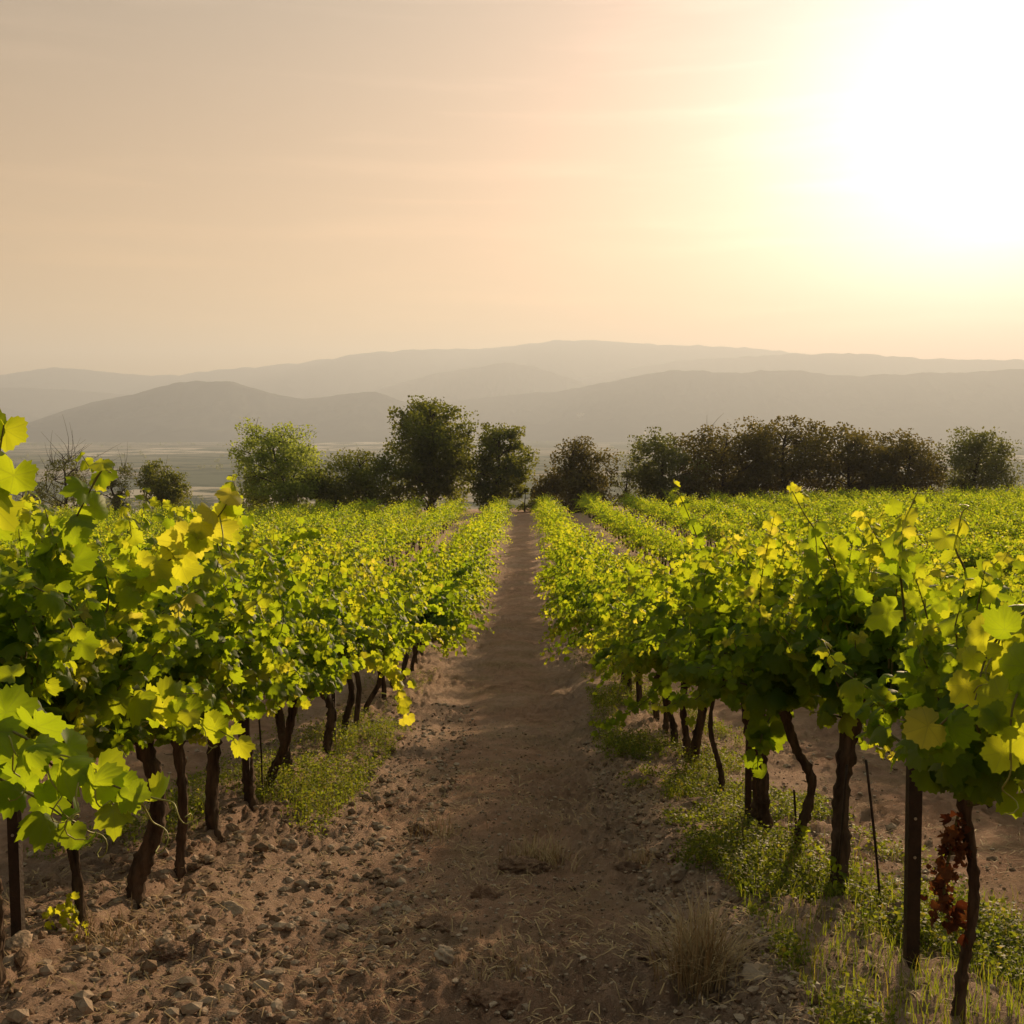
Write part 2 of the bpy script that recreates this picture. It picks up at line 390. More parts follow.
def plain_material():
    m, N, L = mat('valley_fields')
    g = N('ShaderNodeNewGeometry')
    mp = N('ShaderNodeMapping', Scale=(0.0036, 0.0022, 0.0)); L(g.outputs['Position'], mp.inputs[0])
    v = N('ShaderNodeTexVoronoi', Scale=1.0, feature='F1'); L(mp.outputs[0], v.inputs['Vector'])
    s = N('ShaderNodeSeparateXYZ'); L(v.outputs['Color'], s.inputs[0])
    c = ramp(N, L, s.outputs['X'], [(0.0, (0.13, 0.15, 0.10)), (0.4, (0.19, 0.19, 0.13)), (0.62, (0.26, 0.23, 0.17)), (0.8, (0.42, 0.36, 0.28)), (1.0, (0.62, 0.54, 0.43))])
    n = N('ShaderNodeTexNoise', Scale=0.012, Detail=8.0, Roughness=0.65); L(g.outputs['Position'], n.inputs['Vector'])
    f = N('ShaderNodeMapRange'); L(n.outputs['Fac'], f.inputs[0]); f.inputs[1].default_value = 0.47; f.inputs[2].default_value = 0.56
    mx = N('ShaderNodeMix', data_type='RGBA'); L(f.outputs[0], mx.inputs[0]); L(c, mx.inputs[6]); mx.inputs[7].default_value = (0.07, 0.085, 0.045, 1)
    p = N('ShaderNodeBsdfPrincipled', Roughness=1.0); p.inputs['Specular IOR Level'].default_value = 0.0; L(mx.outputs[2], p.inputs['Base Color'])
    o = N('ShaderNodeOutputMaterial'); L(p.outputs[0], o.inputs[0]); return m
HAZE_X, HAZE_Y0, HAZE_Y1 = 10500.0, -2000.0, 11500.0
def build_plain():
    x = np.linspace(-HAZE_X + 300, HAZE_X - 300, 121); y = np.linspace(HAZE_Y0 + 300, HAZE_Y1 - 300, 121)
    X, Y = np.meshgrid(x, y)
    Z = PLAIN_Z + 3.0 * fbm(X * 0.0006, Y * 0.0006, 7, 3)
    r = np.hypot(X, Y - 200); Z = np.where(r < 1100, np.minimum(Z, PLAIN_Z - 4), Z)
    n = len(x); i = np.arange(n - 1)[:, None] * n; j = np.arange(n - 1)[None, :]
    mb = MB(); mb.add(np.stack([X, Y, Z], -1).reshape(-1, 3), np.stack([i + j, i + j + 1, i + n + j + 1, i + n + j], -1).reshape(-1, 4))
    tag(mb.build('valley_plain', plain_material()), kind='structure', label='hazy valley floor of fields below the vineyard')
build_plain()

M_HILL = simple('wooded_hillside', (0.040, 0.050, 0.045), (0.095, 0.10, 0.080), 0.004, 1.0, 0.0)
def mountain(name, label, D, crest, front, back, seed, grow=500):
    """Ridge whose crest line lies D metres away; crest = skyline points (pixels of the photograph) turned into real widths and heights."""
    P = np.array([at(px, py, D) for px, py in crest])
    x = np.linspace(P[0][0], P[-1][0], 420)
    h = np.interp(x, P[:, 0], P[:, 2])
    k = np.hanning(13); k /= k.sum(); h = np.convolve(np.pad(h, 6, mode='edge'), k, 'valid')
    h = h + (h - PLAIN_Z) * (0.020 * fbm(x / (D * 0.018), x * 0, seed, 5))
    t = np.concatenate([np.linspace(-1, 0, 40), np.linspace(0, 1, 14)[1:]])
    X = np.repeat(x[None, :], len(t), 0)
    cy = D + D * 0.05 * noise2(x / (D * 0.12), x * 0 + .5, seed + 3)
    off = np.where(t < 0, t * front, t * back)
    Y = cy[None, :] * 1.0 + off[:, None]
    a = np.abs(t)[:, None]
    prof = (1 - a) ** 1.55
    gul = np.abs(fbm(X / (D * 0.035), Y / (D * 0.06), seed + 9, 4))
    prof = prof * (1 - np.minimum(a * 4, 1) * (1 - a) * np.clip(0.75 * gul, 0, 0.8))
    Z = PLAIN_Z - 12 + (h[None, :] - PLAIN_Z + 12) * prof
    # shift the crest so that moving it in depth keeps its width on the ground
    nr, nc = X.shape; i = np.arange(nr - 1)[:, None] * nc; j = np.arange(nc - 1)[None, :]
    mb = MB(); mb.add(np.stack([X, Y, Z], -1).reshape(-1, 3), np.stack([i + j, i + j + 1, i + nc + j + 1, i + nc + j], -1).reshape(-1, 4))
    return tag(mb.build(name, M_HILL), kind='structure', label=label)
mountain('near_hill', 'dark wooded hill with a flat summit rising from the plain', 5025,
    [(-420, 470), (-200, 452), (0, 430), (60, 414), (110, 401), (150, 393), (185, 384), (215, 382), (240, 383), (268, 392), (300, 399), (335, 395), (365, 391), (385, 394), (410, 404), (450, 418), (520, 436), (640, 462)], 1125, 900, 3)
mountain('near_hill', 'long dark ridge behind the trees with low double summit', 5475,
    [(260, 470), (340, 430), (420, 405), (470, 398), (520, 393), (560, 391), (600, 384), (640, 376), (665, 371), (700, 373), (735, 374), (770, 371), (800, 371), (830, 376), (870, 376), (920, 374), (960, 373), (1000, 371), (1060, 368), (1200, 380), (1400, 410), (1650, 470)], 1500, 1125, 8)
mountain('distant_hill', 'small pale hill low in the gap beside the dark hill', 6225,
    [(-700, 470), (-420, 380), (-200, 372), (-60, 395), (-10, 403), (15, 410), (45, 421), (120, 455), (180, 470)], 1125, 900, 13)
mountain('distant_hill', 'pale grey shoulder behind the dark hill', 6975,
    [(-900, 470), (-600, 400), (-300, 380), (-100, 384), (0, 387), (60, 389), (110, 393), (160, 404), (260, 440), (360, 470)], 1350, 1125, 23)
mountain('distant_hill', 'pale grey rounded ridge in the middle distance', 6975,
    [(200, 470), (300, 420), (380, 387), (430, 374), (470, 367), (510, 362), (535, 368), (570, 380), (620, 400), (700, 440), (780, 470)], 1350, 1125, 33)
mountain('distant_hill', 'pale ridge fading towards the glare of the sun', 7500,
    [(440, 470), (520, 420), (575, 381), (620, 370), (680, 361), (740, 356), (800, 353), (850, 352), (900, 354), (960, 357), (1030, 361), (1150, 352), (1300, 360), (1600, 420), (1750, 470)], 1500, 1125, 43)
mountain('far_mountain', 'farthest pale blue mountain range along the horizon', 8625,
    [(-560, 470), (-400, 400), (-200, 372), (0, 375), (40, 371), (70, 368), (105, 372), (150, 376), (200, 373), (250, 368), (300, 362), (350, 358), (400, 352), (450, 348), (500, 346), (545, 342), (590, 341), (640, 343), (690, 346), (740, 346), (790, 348), (850, 358), (1000, 372), (1200, 380), (1400, 420), (1500, 470)], 1725, 1350, 53)

# ------------------------------------------------------------------ leaves
def leaf_template(n, teeth, cup, fold, wave, ring, depth=1.0):
    ca = np.radians([0, 14, 29, 42, 54, 68, 84, 97, 110, 126, 142, 158, 171, 180])
    cr = np.array([1.0, .91, .75, .82, .92, .84, .71, .77, .80, .74, .69, .61, .38, .12])
    th = np.linspace(-math.pi, math.pi, n, endpoint=False) + math.pi / n
    r = np.interp(np.abs(th), ca, cr); r = 0.93 - (0.93 - r) * np.where(np.abs(th) < 2.3, depth, 1.0)
    if teeth: r = r * (1 + teeth * np.where(np.arange(n) % 2 == 0, 1, -1))
    def pt(rr):
        x = rr * np.sin(th); y = rr * np.cos(th); q = np.hypot(x, y)
        z = -cup * q * q - fold * np.abs(x) * q + wave * q * np.sin(3 * th + cup * 9)
        return np.stack([x, y, z], -1)
    j = np.arange(n); k = (j + 1) % n
    if ring:
        V = np.vstack([[0, 0, 0], pt(r * 0.55), pt(r)])
        F = [np.stack([np.zeros(n, int), 1 + k, 1 + j], -1), np.stack([1 + j, 1 + k, 1 + n + k, 1 + n + j], -1)]
    else:
        V = np.vstack([[0, 0, 0], pt(r)]); F = [np.stack([np.zeros(n, int), 1 + k, 1 + j], -1)]
    return V, F
def quad_template(cup):
    V = np.array([(0, -0.25, 0), (0.72, 0.25, -cup), (0, 0.95, -cup * 0.6), (-0.72, 0.25, -cup)])
    return V, [np.array([(0, 1, 2), (0, 2, 3)])]
_v = [(0.25, 0.15, 0.10), (0.45, 0.05, 0.15), (-0.15, 0.50, 0.12), (0.12, -0.20, 0.18), (0.7, 0.4, 0.08), (0.35, 0.7, 0.10)]
LEAF_T = {0: [leaf_template(40, 0.055, c, f, w, True, dp) for (c, f, w), dp in zip(_v, (1.0, 1.35, 0.8, 1.6, 1.15, 1.3))],
          1: [leaf_template(18, 0.04, c, f, w, False, dp) for (c, f, w), dp in zip(_v, (1.0, 1.4, 0.8, 1.6, 1.2, 1.3))],
          2: [quad_template(c) for c in (0.3, -0.2, 0.15, 0.45)],
          'dry': [leaf_template(20, 0.09, c, f, w, True) for c, f, w in ((1.3, .6, .3), (1.0, -0.9, .35), (-1.1, 1.2, .3))]}
def norm(a): return a / (np.linalg.norm(a, axis=-1, keepdims=True) + 1e-9)
def add_leaves(mb, P, tip, nor, size, tint, lod, rng, mat=0):
    """Leaves with base at P, tip direction, facing; vectorised."""
    P = np.asarray(P, float); tip = norm(np.asarray(tip, float)); nor = np.asarray(nor, float)
    nor = norm(nor - tip * (nor * tip).sum(-1, keepdims=True)); xa = np.cross(tip, nor)
    size = np.asarray(size, float); tint = np.asarray(tint, float)
    T = LEAF_T[lod]; var = rng.integers(0, len(T), len(P))
    for vi, (V, Fs) in enumerate(T):
        ix = np.nonzero(var == vi)[0]
        if not len(ix): continue
        W_ = P[ix][:, None, :] + size[ix][:, None, None] * (V[None, :, 0:1] * xa[ix][:, None, :] + V[None, :, 1:2] * tip[ix][:, None, :] + V[None, :, 2:3] * nor[ix][:, None, :])
        lv = np.empty((len(ix), len(V), 3)); lv[:, :, 0] = V[None, :, 0]; lv[:, :, 1] = V[None, :, 1]; lv[:, :, 2] = tint[ix][:, None]
        n0 = mb.n; off = (np.arange(len(ix)) * len(V))[:, None, None]
        mb.add(W_.reshape(-1, 3), (Fs[0][None] + off).reshape(-1, Fs[0].shape[1]), mat, lv=lv.reshape(-1, 3))
        for Fx in Fs[1:]:
            mb.F.append((Fx[None] + off).reshape(-1, Fx.shape[1]) + n0); mb.M.append((len(Fx) * len(ix), mat))

# ------------------------------------------------------------------ grapevines
def shoot_leaves(path, rng, s0, s1, step, out, lateral=0.4, young=0.5, sunward=0.35):
    """Leaf positions along one shoot; sizes fall from s0 at its base to s1 at its tip; neighbours overlap and face one way."""
    path = np.asarray(path); seg = np.linalg.norm(np.diff(path, axis=0), axis=1); L = np.concatenate([[0], np.cumsum(seg)])
    n = max(3, int(L[-1] / step)); u = np.linspace(0.05, 1.0, n) ** 0.85 * L[-1]
    P = np.stack([np.interp(u, L, path[:, k]) for k in range(3)], -1)
    T = norm(np.gradient(P, axis=0))
    f = u / L[-1]
    side = norm(np.cross(T, np.array((0.1, 0.05, 1.0)))) * np.where(np.arange(n) % 2 == 0, 1, -1)[:, None]
    side = norm(side + rng.normal(0, 0.30, (n, 3)) + np.array((0, 0, 0.12)))
    sz = (s0 + (s1 - s0) * f ** 1.7) * rng.uniform(0.7, 1.2, n)
    P0 = P + side * (sz * rng.uniform(0.25, 0.8, n))[:, None]
    tint = np.clip(0.27 + young * f ** 2 + rng.normal(0, 0.06) + rng.normal(0, 0.09, n), 0, 0.97)
    face = norm(np.array((0, 0, 0.45)) + out * 0.65 + rng.normal(0, 0.35, 3)) - np.array(sun_dir) * sunward          # the way this shoot's leaves are turned
    tipd = side * 0.65 + np.array((0, 0, -0.75)) + T * 0.35 + rng.normal(0, 0.25, (n, 3))
    norr = face + side * 0.22 + rng.normal(0, 0.30, (n, 3))
    A = [(P0, tipd, norr, sz, tint)]
    m = int(n * lateral)
    if m:
        ix = rng.integers(0, max(1, int(n * 0.85)), m)
        q = P[ix] + rng.normal(0, 0.042, (m, 3))
        A.append((q, rng.normal(0, 0.5, (m, 3)) + np.array((0, 0, -0.6)) + out * 0.4, rng.normal(0, 0.40, (m, 3)) + face,
                  sz[ix] * rng.uniform(0.45, 0.95, m), np.clip(0.36 + rng.normal(0, 0.11, m), 0, 1)))
    return [np.concatenate(z) for z in zip(*A)]

def vine_geometry(seed, lod, spread=1.0, hgt=1.0, nshoot=34, lean=None, trad=0.03, inner=None, trunk_pts=None, low=0.52, ls=1.0):
    rng = np.random.default_rng(seed)
    lean = rng.normal(0, 0.045, 2) if lean is None else np.array(lean)
    h0 = 0.62 * rng.uniform(0.9, 1.08)
    head = np.array((lean[0], lean[1], h0))
    # trunk
    tr = MB()
    if trunk_pts is None:
        k = rng.normal(0, 0.024, (2, 2))
        ctl = [(0, 0, -0.08), (k[0, 0] * .6, k[0, 1] * .6, 0.16 * h0), (lean[0] * .45 + k[1, 0], lean[1] * .45 + k[1, 1], h0 * .58), tuple(head)]
    else:
        ctl = [(0, 0, -0.08)] + list(trunk_pts); head = np.array(ctl[-1]); h0 = head[2]
    n = {0: 44, 1: 9, 2: 4}[lod]; sides = {0: 18, 1: 7, 2: 4}[lod]
    P = spline(ctl, n); f = np.linspace(0, 1, n)
    rad = trad * (1.0 + 0.55 * np.exp(-f / 0.09) - 0.18 * f + 0.32 * np.exp(-((f - 1) / 0.12) ** 2))
    if lod == 0: rad = rad * (1 + 0.10 * rng.normal(0, 1, n))
    add_tube(tr, P, rad, sides, 0, 0.24 if lod == 0 else 0.06, rng)
    # two short arms along the row
    arms = []
    for sgn in (-1, 1):
        e = head + np.array((rng.normal(0, 0.03), sgn * rng.uniform(0.22, 0.36), rng.uniform(0.02, 0.12)))
        Q = spline([head - (0, 0, 0.02), (head + e) / 2 + (0, 0, 0.03), e], 6 if lod < 2 else 2)
        arms.append(Q)
        if lod < 2: add_tube(tr, Q, np.linspace(trad * .7, trad * .4, len(Q)), max(5, sides - 5), 0, 0.1, rng)
    sh = MB(); lf = MB()
    L = []
    aim = []                                              # shoots leave in a few bunches, with dark hollows between them
    for q in range(10 if lod == 0 else 9):
        a0 = (q % 2) * math.pi + rng.normal(0, 0.85)
        e0 = R(rng.uniform(24 if lod == 0 else 12, 62)) if rng.random() < 0.66 else R(rng.uniform(55, 90))
        aim.append((a0, e0, rng.uniform(0.78, 1.22), rng.normal(0, 0.07)))
    for i in range(nshoot):
        Q = arms[i % 2]; b = Q[rng.integers(0, len(Q))] + rng.normal(0, 0.02, 3)
        a0, e0, l0, t0 = aim[rng.integers(0, len(aim))]; az = a0 + rng.normal(0, 0.24); el = min(R(90), e0 + rng.normal(0, 0.17))
        dr = np.array((math.cos(az) * math.cos(el) * spread, math.sin(az) * math.cos(el), math.sin(el)))
        ln = rng.uniform(0.62, 1.08) * l0 * hgt * (0.72 + 0.28 * abs(math.cos(el)) * spread)
        if rng.random() < 0.10: ln *= 1.25
        st = 0.05 if lod == 0 else 0.09 if lod == 1 else 0.16
        p = b.copy(); path = [p.copy()]; dd = norm(dr)
        g = rng.uniform(0.5, 1.5); wob = rng.normal(0, 0.9, 3)
        m = max(3, int(ln / st))
        for s in range(m):
            fr = s / m
            dd = norm(dd + np.array((0, 0, -1.0)) * g * st * (0.5 + 2.0 * fr) * (1 - abs(dd[2]) * 0.5) + wob * st * 0.7 + rng.normal(0, 0.05, 3))
            if inner is not None and (p[0] * inner[0]) > inner[1]: dd = norm(dd - np.array((inner[0] * 0.35, 0, 0)))
            if p[2] < low + 0.06 and dd[2] < 0.1 and lod == 0: dd = norm(np.array((dd[0], dd[1], 0.25)))
            p = p + dd * st
            if (p[2] < low and len(path) > 3) or abs(p[0]) > (0.80 if lod == 0 else 0.95) or p[2] > 1.44: break
            path.append(p.copy())
        path = np.array(path)
        if lod < 2: add_tube(sh, path, np.linspace(0.0046, 0.0010, len(path)), 5 if lod == 0 else 3)
        out = norm(np.array((dr[0], dr[1] * 0.4, 0.15)))
        step = {0: 0.029, 1: 0.042, 2: 0.072}[lod]; sc = {0: 1.0, 1: 1.16, 2: 1.5}[lod]
        L.append(shoot_leaves(path, rng, (0.060 if lod == 0 else 0.068) * sc * ls, 0.022 * sc * ls, step, out, {0: 0.45, 1: 0.4, 2: 0.3}[lod])); L[-1][4] = np.clip(L[-1][4] + t0, 0, 1)
    Z = [np.concatenate(z) for z in zip(*L)]
    keep = Z[0][:, 2] > low - 0.05
    Z = [z[keep] for z in Z]
    # worn, yellowing leaves here and there
    t = Z[4]; old = rng.random(len(t)) < 0.008; t[old] = 1.0
    # leaves deep in the bush are the older, darker ones
    add_leaves(lf, *Z, lod, rng)
    return tr, (sh if lod < 2 else None), lf

def make_vine(name, seed, lod, **k):
    tr, sh, lf = vine_geometry(seed, lod, **k)
    root = empty(name, (0, 0, 0))
    tr.build('trunk', M_BARK, root)
    if sh is not None: sh.build('shoots', M_CANE, root)
    lf.build('foliage', M_LEAF if lod == 0 else M_LEAF_FAR, root)
    return root

def tendril(mb, p, d, rng, ln=0.14, r=0.0021):
    d = norm(np.asarray(d, float)); a = norm(np.cross(d, rng.normal(0, 1, 3))); b = np.cross(d, a)
    n = 22; t = np.linspace(0, 1, n); ph = rng.uniform(0, 6)
    cr = 0.022 * t ** 2
    P = p + d * (ln * (t - 0.35 * t ** 3))[:, None] + (np.cos(ph + t * t * 9)[:, None] * a + np.sin(ph + t * t * 9)[:, None] * b) * cr[:, None] + np.array((0, 0, -1.0)) * (0.05 * t * t)[:, None]
    add_tube(mb, P, np.linspace(r, r * 0.55, n), 5)
def hero_shoot(root, ctl, seed, s0=0.085, s1=0.03, step=0.045, young=0.45, lateral=0.25, tendrils=3, label=None, tintoff=0.0, radius=0.004):
    """A long shoot of one vine that stands out of its canopy; ctl = world points."""
    rng = np.random.default_rng(seed); o = np.array(root.location)
    path = spline([np.asarray(c, float) - o for c in ctl], 40)
    m = MB(); add_tube(m, path, np.linspace(radius, radius * 0.35, len(path)), 6)
    s = m.build('shoot', M_CANE, root)
    if label: s['label'] = label
    d = path[-1] - path[0]; out = norm(np.array((d[0], d[1], 0.0)) + 1e-6)
    Z = shoot_leaves(path, rng, s0, s1, step, out, lateral, young, 1.1)
    Z[4] = np.clip(Z[4] + tintoff, 0, 1)
    lf = MB(); add_leaves(lf, *Z, 0, rng); lf.build('foliage', M_LEAF, s)
    for i in range(tendrils):
        q = MB(); j = rng.integers(12, len(path) - 2)
        tendril(q, path[j], rng.normal(0, 0.6, 3) + np.array((0.3, 0, -0.7)) if i else path[-1] - path[-4] + (0, 0, .01), rng, rng.uniform(0.11, 0.20))
        q.build('tendril', M_TENDRIL, s)
    return s

def base_at(x, y): return (x, y, float(ground_z(x, y)) - 0.01)
ORD = ('first second third fourth fifth sixth seventh eighth ninth tenth eleventh twelfth thirteenth fourteenth fifteenth sixteenth seventeenth eighteenth nineteenth twentieth').split()
GL, GR = 'vines of the row just left of the dirt path', 'vines of the row just right of the dirt path'

# --- the near vines, each its own shape: (pixel x of the trunk foot, options, label)
near_left = [
 (None, 1.75, dict(spread=0.5, hgt=0.75, nshoot=30, trad=0.027), 'vine at the left picture edge nearest the viewer, tall yellow lit leaves overhead'),
 (None, 2.35, dict(spread=0.6, hgt=0.75, nshoot=30, trad=0.027), 'vine left of the dark steel post, its low shoot of big backlit leaves dangling tendrils'),
 (-30, None, dict(spread=0.8, hgt=1.08, trad=0.017, trunk_pts=[(0.01, 0, .2), (0.0, 0, .4), (-0.02, 0, .62)]), 'thin dark trunk vine just behind the left steel post'),
 (67, None, dict(spread=0.85, hgt=1.08, trad=0.016, lean=(-0.05, 0.02)), 'slim straight vine with yellow sprouts at its foot, right of the left steel post'),
 (122, None, dict(spread=1.0, hgt=1.12, trad=0.032, lean=(-0.02, 0.05), trunk_pts=[(0.0, 0, .1), (0.08, 0.03, .36), (0.0, 0.05, .66)]), 'stout thick vine with a bent trunk, arching yellow shoot above'),
 (165, None, dict(spread=1.0, hgt=1.12, trad=0.021, trunk_pts=[(0.01, 0, .12), (0.03, 0, .34), (0.0, 0.02, .62)]), 'slender knotty vine between the stout bent one and the straight dark one'),
 (208, None, dict(spread=1.0, hgt=1.12, trad=0.030, trunk_pts=[(-0.03, 0, .14), (-0.02, 0.03, .4), (0.0, 0.03, .62)]), 'straight dark vine with a swollen foot among pale stones'),
 (243, None, dict(spread=1.0, hgt=1.12, trad=0.030, trunk_pts=[(-0.01, 0, .14), (-0.04, 0.03, .36), (-0.12, 0.05, .62)]), 'vine leaning left in front of a thin dark post'),
 (266, None, dict(spread=1.0, hgt=1.12, trad=0.025), 'upright vine close behind the thin dark post, foot in weeds'),
 (288, None, dict(spread=1.0, hgt=1.12, trad=0.030, trunk_pts=[(-0.05, 0, .14), (-0.09, 0.03, .36), (-0.13, 0.05, .62)]), 'vine leaning left with a broad foot at the front edge of the green weeds'),
 (322, None, dict(spread=1.08, hgt=1.06, trad=0.031, trunk_pts=[(0.0, 0, .14), (0.02, 0.03, .36), (-0.20, 0.05, .68)]), 'crooked vine bending left at its top, yellow weed leaves by its foot'),
 (341, None, dict(spread=1.08, hgt=1.06, trad=0.026), 'vine just behind the crooked one, half hidden by a thin post'),
 (352, None, dict(spread=1.1, trad=0.026), 'vine under a hanging pale yellow shoot at the left path edge'),
 (365, None, dict(spread=1.1, trad=0.026), 'vine in shade behind the bushy weeds at the left path edge'),
 (379, None, dict(spread=1.1, trad=0.026), 'last clearly visible trunk of the left row where its leaves reach the path'),
]
near_right = [
 (None, 1.85, dict(ls=0.85, spread=0.42, hgt=0.62, nshoot=24, trad=0.027), 'vine at the right picture edge nearest the viewer, bright yellow leaf cluster'),
 (972, None, dict(spread=0.60, hgt=0.66, trad=0.014, trunk_pts=[(0.01, 0, .12), (0.03, 0, .34), (-0.0, 0.02, .60)]), 'thin vine with a bunch of withered red brown leaves hanging beside its trunk'),
 (844, None, dict(spread=0.95, hgt=0.84, trad=0.030, trunk_pts=[(0.01, 0, .14), (0.02, 0.03, .36), (0.05, 0.03, .66)]), 'stout straight vine left of the right steel post, thin rods beside it'),
 (805, None, dict(spread=0.95, hgt=0.9, trad=0.019, trunk_pts=[(0.0, 0, .08), (0.05, 0.02, .3), (-0.02, 0.02, .45), (-0.08, 0.03, .64)]), 'vine with a strongly s-curved trunk in the weeds'),
 (773, None, dict(spread=1.0, trad=0.027, trunk_pts=[(-0.02, 0, .14), (-0.03, 0.03, .36), (-0.05, 0.03, .66)]), 'straight dark vine left of the s-curved one'),
 (757, None, dict(spread=1.0, trad=0.027, lean=(-0.05, 0.0)), 'vine standing against a dark post, left of the straight dark one'),
 (724, None, dict(spread=1.0, trad=0.015, trunk_pts=[(0.0, 0, .12), (-0.06, 0.02, .36), (-0.04, 0.03, .62)]), 'thin wavy vine alone in the green weeds with a gap either side'),
 (698, None, dict(spread=1.05, trad=0.030), 'front one of the close set dark trunks in the right row weeds'),
 (687, None, dict(spread=1.05, trad=0.024), 'second of the close set dark trunks in the right row weeds'),
 (676, None, dict(spread=1.05, trad=0.024), 'third of the close set dark trunks, above a shoot dangling into the weeds'),
 (665, None, dict(spread=1.1, trad=0.024), 'rearmost visible trunk of the close set group in the right row'),
]
VINES = []
def place_near(lst, row, grp, seed0):
    out = []
    for i, (px, d, k, lab) in enumerate(lst):
        if px is not None: d = row * F_PX / (px - 525.0)
        inner = None
        v = make_vine('grapevine', seed0 + i, 0 if d < 8.9 else 1, inner=(-np.sign(row), 0.16 if d < 3 else 0.30 if d < 4.5 or row < 0 else 0.55), low=0.66 if d < 9.6 else 0.5, **k)
        v.location = base_at(row, d); tag(v, lab, 'grapevine', grp); out.append((d, v)); VINES.append(v)
    return out
NL = place_near(near_left, ROW_L, GL, 100)
NR = place_near(near_right, ROW_R, GR, 200)

# --- the shoots that stand out
vl = {i: v for i, (d, v) in enumerate(NL)}; vr = {i: v for i, (d, v) in enumerate(NR)}
hero_shoot(vl[1], [at(-120, 640, 2.2), at(-60, 700, 2.1), at(20, 735, 2.02), at(90, 775, 1.98), at(150, 800, 1.95)], 1, 0.082, 0.040, 0.040, 0.12, 0.5, 10, 'low shoot of large backlit leaves with dangling tendrils', 0.07)
hero_shoot(vl[1], [at(-100, 690, 2.3), at(-30, 760, 2.2), at(40, 800, 2.1), at(80, 830, 2.05)], 9, 0.075, 0.045, 0.045, 0.1, 0.4, 3, None, 0.03)
hero_shoot(vl[0], [at(-60, 640, 2.0), at(-30, 560, 2.0), at(-8, 490, 2.0), at(4, 425, 2.0)], 2, 0.075, 0.05, 0.042, 0.2, 0.4, 1, 'upright shoot of yellow leaves', 0.11)
hero_shoot(vl[3], [at(20, 620, 3.0), at(55, 560, 2.95), at(85, 500, 2.9), at(105, 465, 2.9)], 3, 0.075, 0.045, 0.048, 0.4, 0.4, 1)
hero_shoot(vl[4], [at(95, 665, 3.6), at(130, 600, 3.35), at(175, 555, 3.2), at(215, 520, 3.1), at(232, 495, 3.1)], 4, 0.070, 0.048, 0.032, 0.5, 0.6, 2, 'arching shoot of pale yellow leaves', 0.24)
hero_shoot(vl[4], [at(60, 700, 3.6), at(110, 695, 3.3), at(170, 705, 3.15), at(240, 742, 3.1)], 5, 0.078, 0.045, 0.045, 0.3, 0.5, 3, 'low level shoot reaching out over the path edge', 0.07)
hero_shoot(vl[5], [at(180, 700, 4.3), at(215, 640, 4.1), at(250, 608, 4.0), at(275, 590, 4.0)], 6, 0.065, 0.035, 0.045, 0.5, 0.5, 2, None, 0.14)
hero_shoot(vl[6], [at(200, 600, 4.9), at(225, 540, 4.8), at(240, 510, 4.8), at(232, 478, 4.8)], 7, 0.075, 0.045, 0.048, 0.4, 0.4, 1, None, 0.08)
hero_shoot(vl[11], [at(325, 690, 7.4), at(360, 660, 7.2), at(390, 668, 7.1), at(402, 700, 7.1), at(405, 722, 7.1)], 8, 0.062, 0.05, 0.035, 0.3, 0.6, 1, 'pale yellow shoot hanging down at its tip', 0.36)
hero_shoot(vl[9], [at(285, 640, 6.5), at(315, 615, 6.3), at(345, 600, 6.2), at(365, 597, 6.2)], 10, 0.065, 0.04, 0.042, 0.4, 0.5, 1, None, 0.14)
hero_shoot(vl[7], [at(215, 690, 5.3), at(240, 660, 5.1), at(262, 640, 5.0), at(285, 640, 5.0)], 12, 0.065, 0.04, 0.042, 0.4, 0.5, 1, None, 0.11)
hero_shoot(vr[6], [at(720, 600, 5.6), at(700, 545, 5.5), at(684, 505, 5.5), at(672, 482, 5.5)], 20, 0.07, 0.035, 0.045, 0.5, 0.4, 2, None, 0.08)
hero_shoot(vr[3], [at(845, 590, 4.0), at(825, 545, 3.9), at(805, 515, 3.9), at(790, 487, 3.9)], 21, 0.07, 0.03, 0.045, 0.5, 0.4, 2, None, 0.11)
hero_shoot(vr[0], [at(1090, 610, 2.2), at(1030, 610, 2.1), at(990, 650, 2.05), at(975, 700, 2.0)], 22, 0.060, 0.04, 0.036, 0.3, 0.5, 2, 'bright yellow lit shoot drooping outward', 0.34)
hero_shoot(vr[0], [at(1110, 640, 2.0), at(1050, 650, 1.95), at(1015, 700, 1.9), at(1010, 760, 1.9)], 23, 0.062, 0.045, 0.036, 0.3, 0.5, 1, None, 0.17)
hero_shoot(vr[2], [at(905, 620, 3.2), at(900, 560, 3.1), at(905, 520, 3.1), at(915, 500, 3.1)], 24, 0.075, 0.04, 0.045, 0.4, 0.4, 2, None, 0.06)
hero_shoot(vr[1], [at(985, 620, 2.7), at(965, 570, 2.6), at(955, 545, 2.6), at(962, 522, 2.6)], 25, 0.07, 0.04, 0.045, 0.4, 0.4, 1, None, 0.08)
hero_shoot(vr[9], [at(668, 680, 7.8), at(640, 705, 7.6), at(610, 722, 7.5), at(588, 722, 7.4)], 26, 0.055, 0.03, 0.042, 0.3, 0.5, 0)
hero_shoot(vr[4], [at(780, 700, 4.7), at(762, 735, 4.5), at(757, 770, 4.45)], 27, 0.08, 0.05, 0.045, 0.0, 0.5, 1)

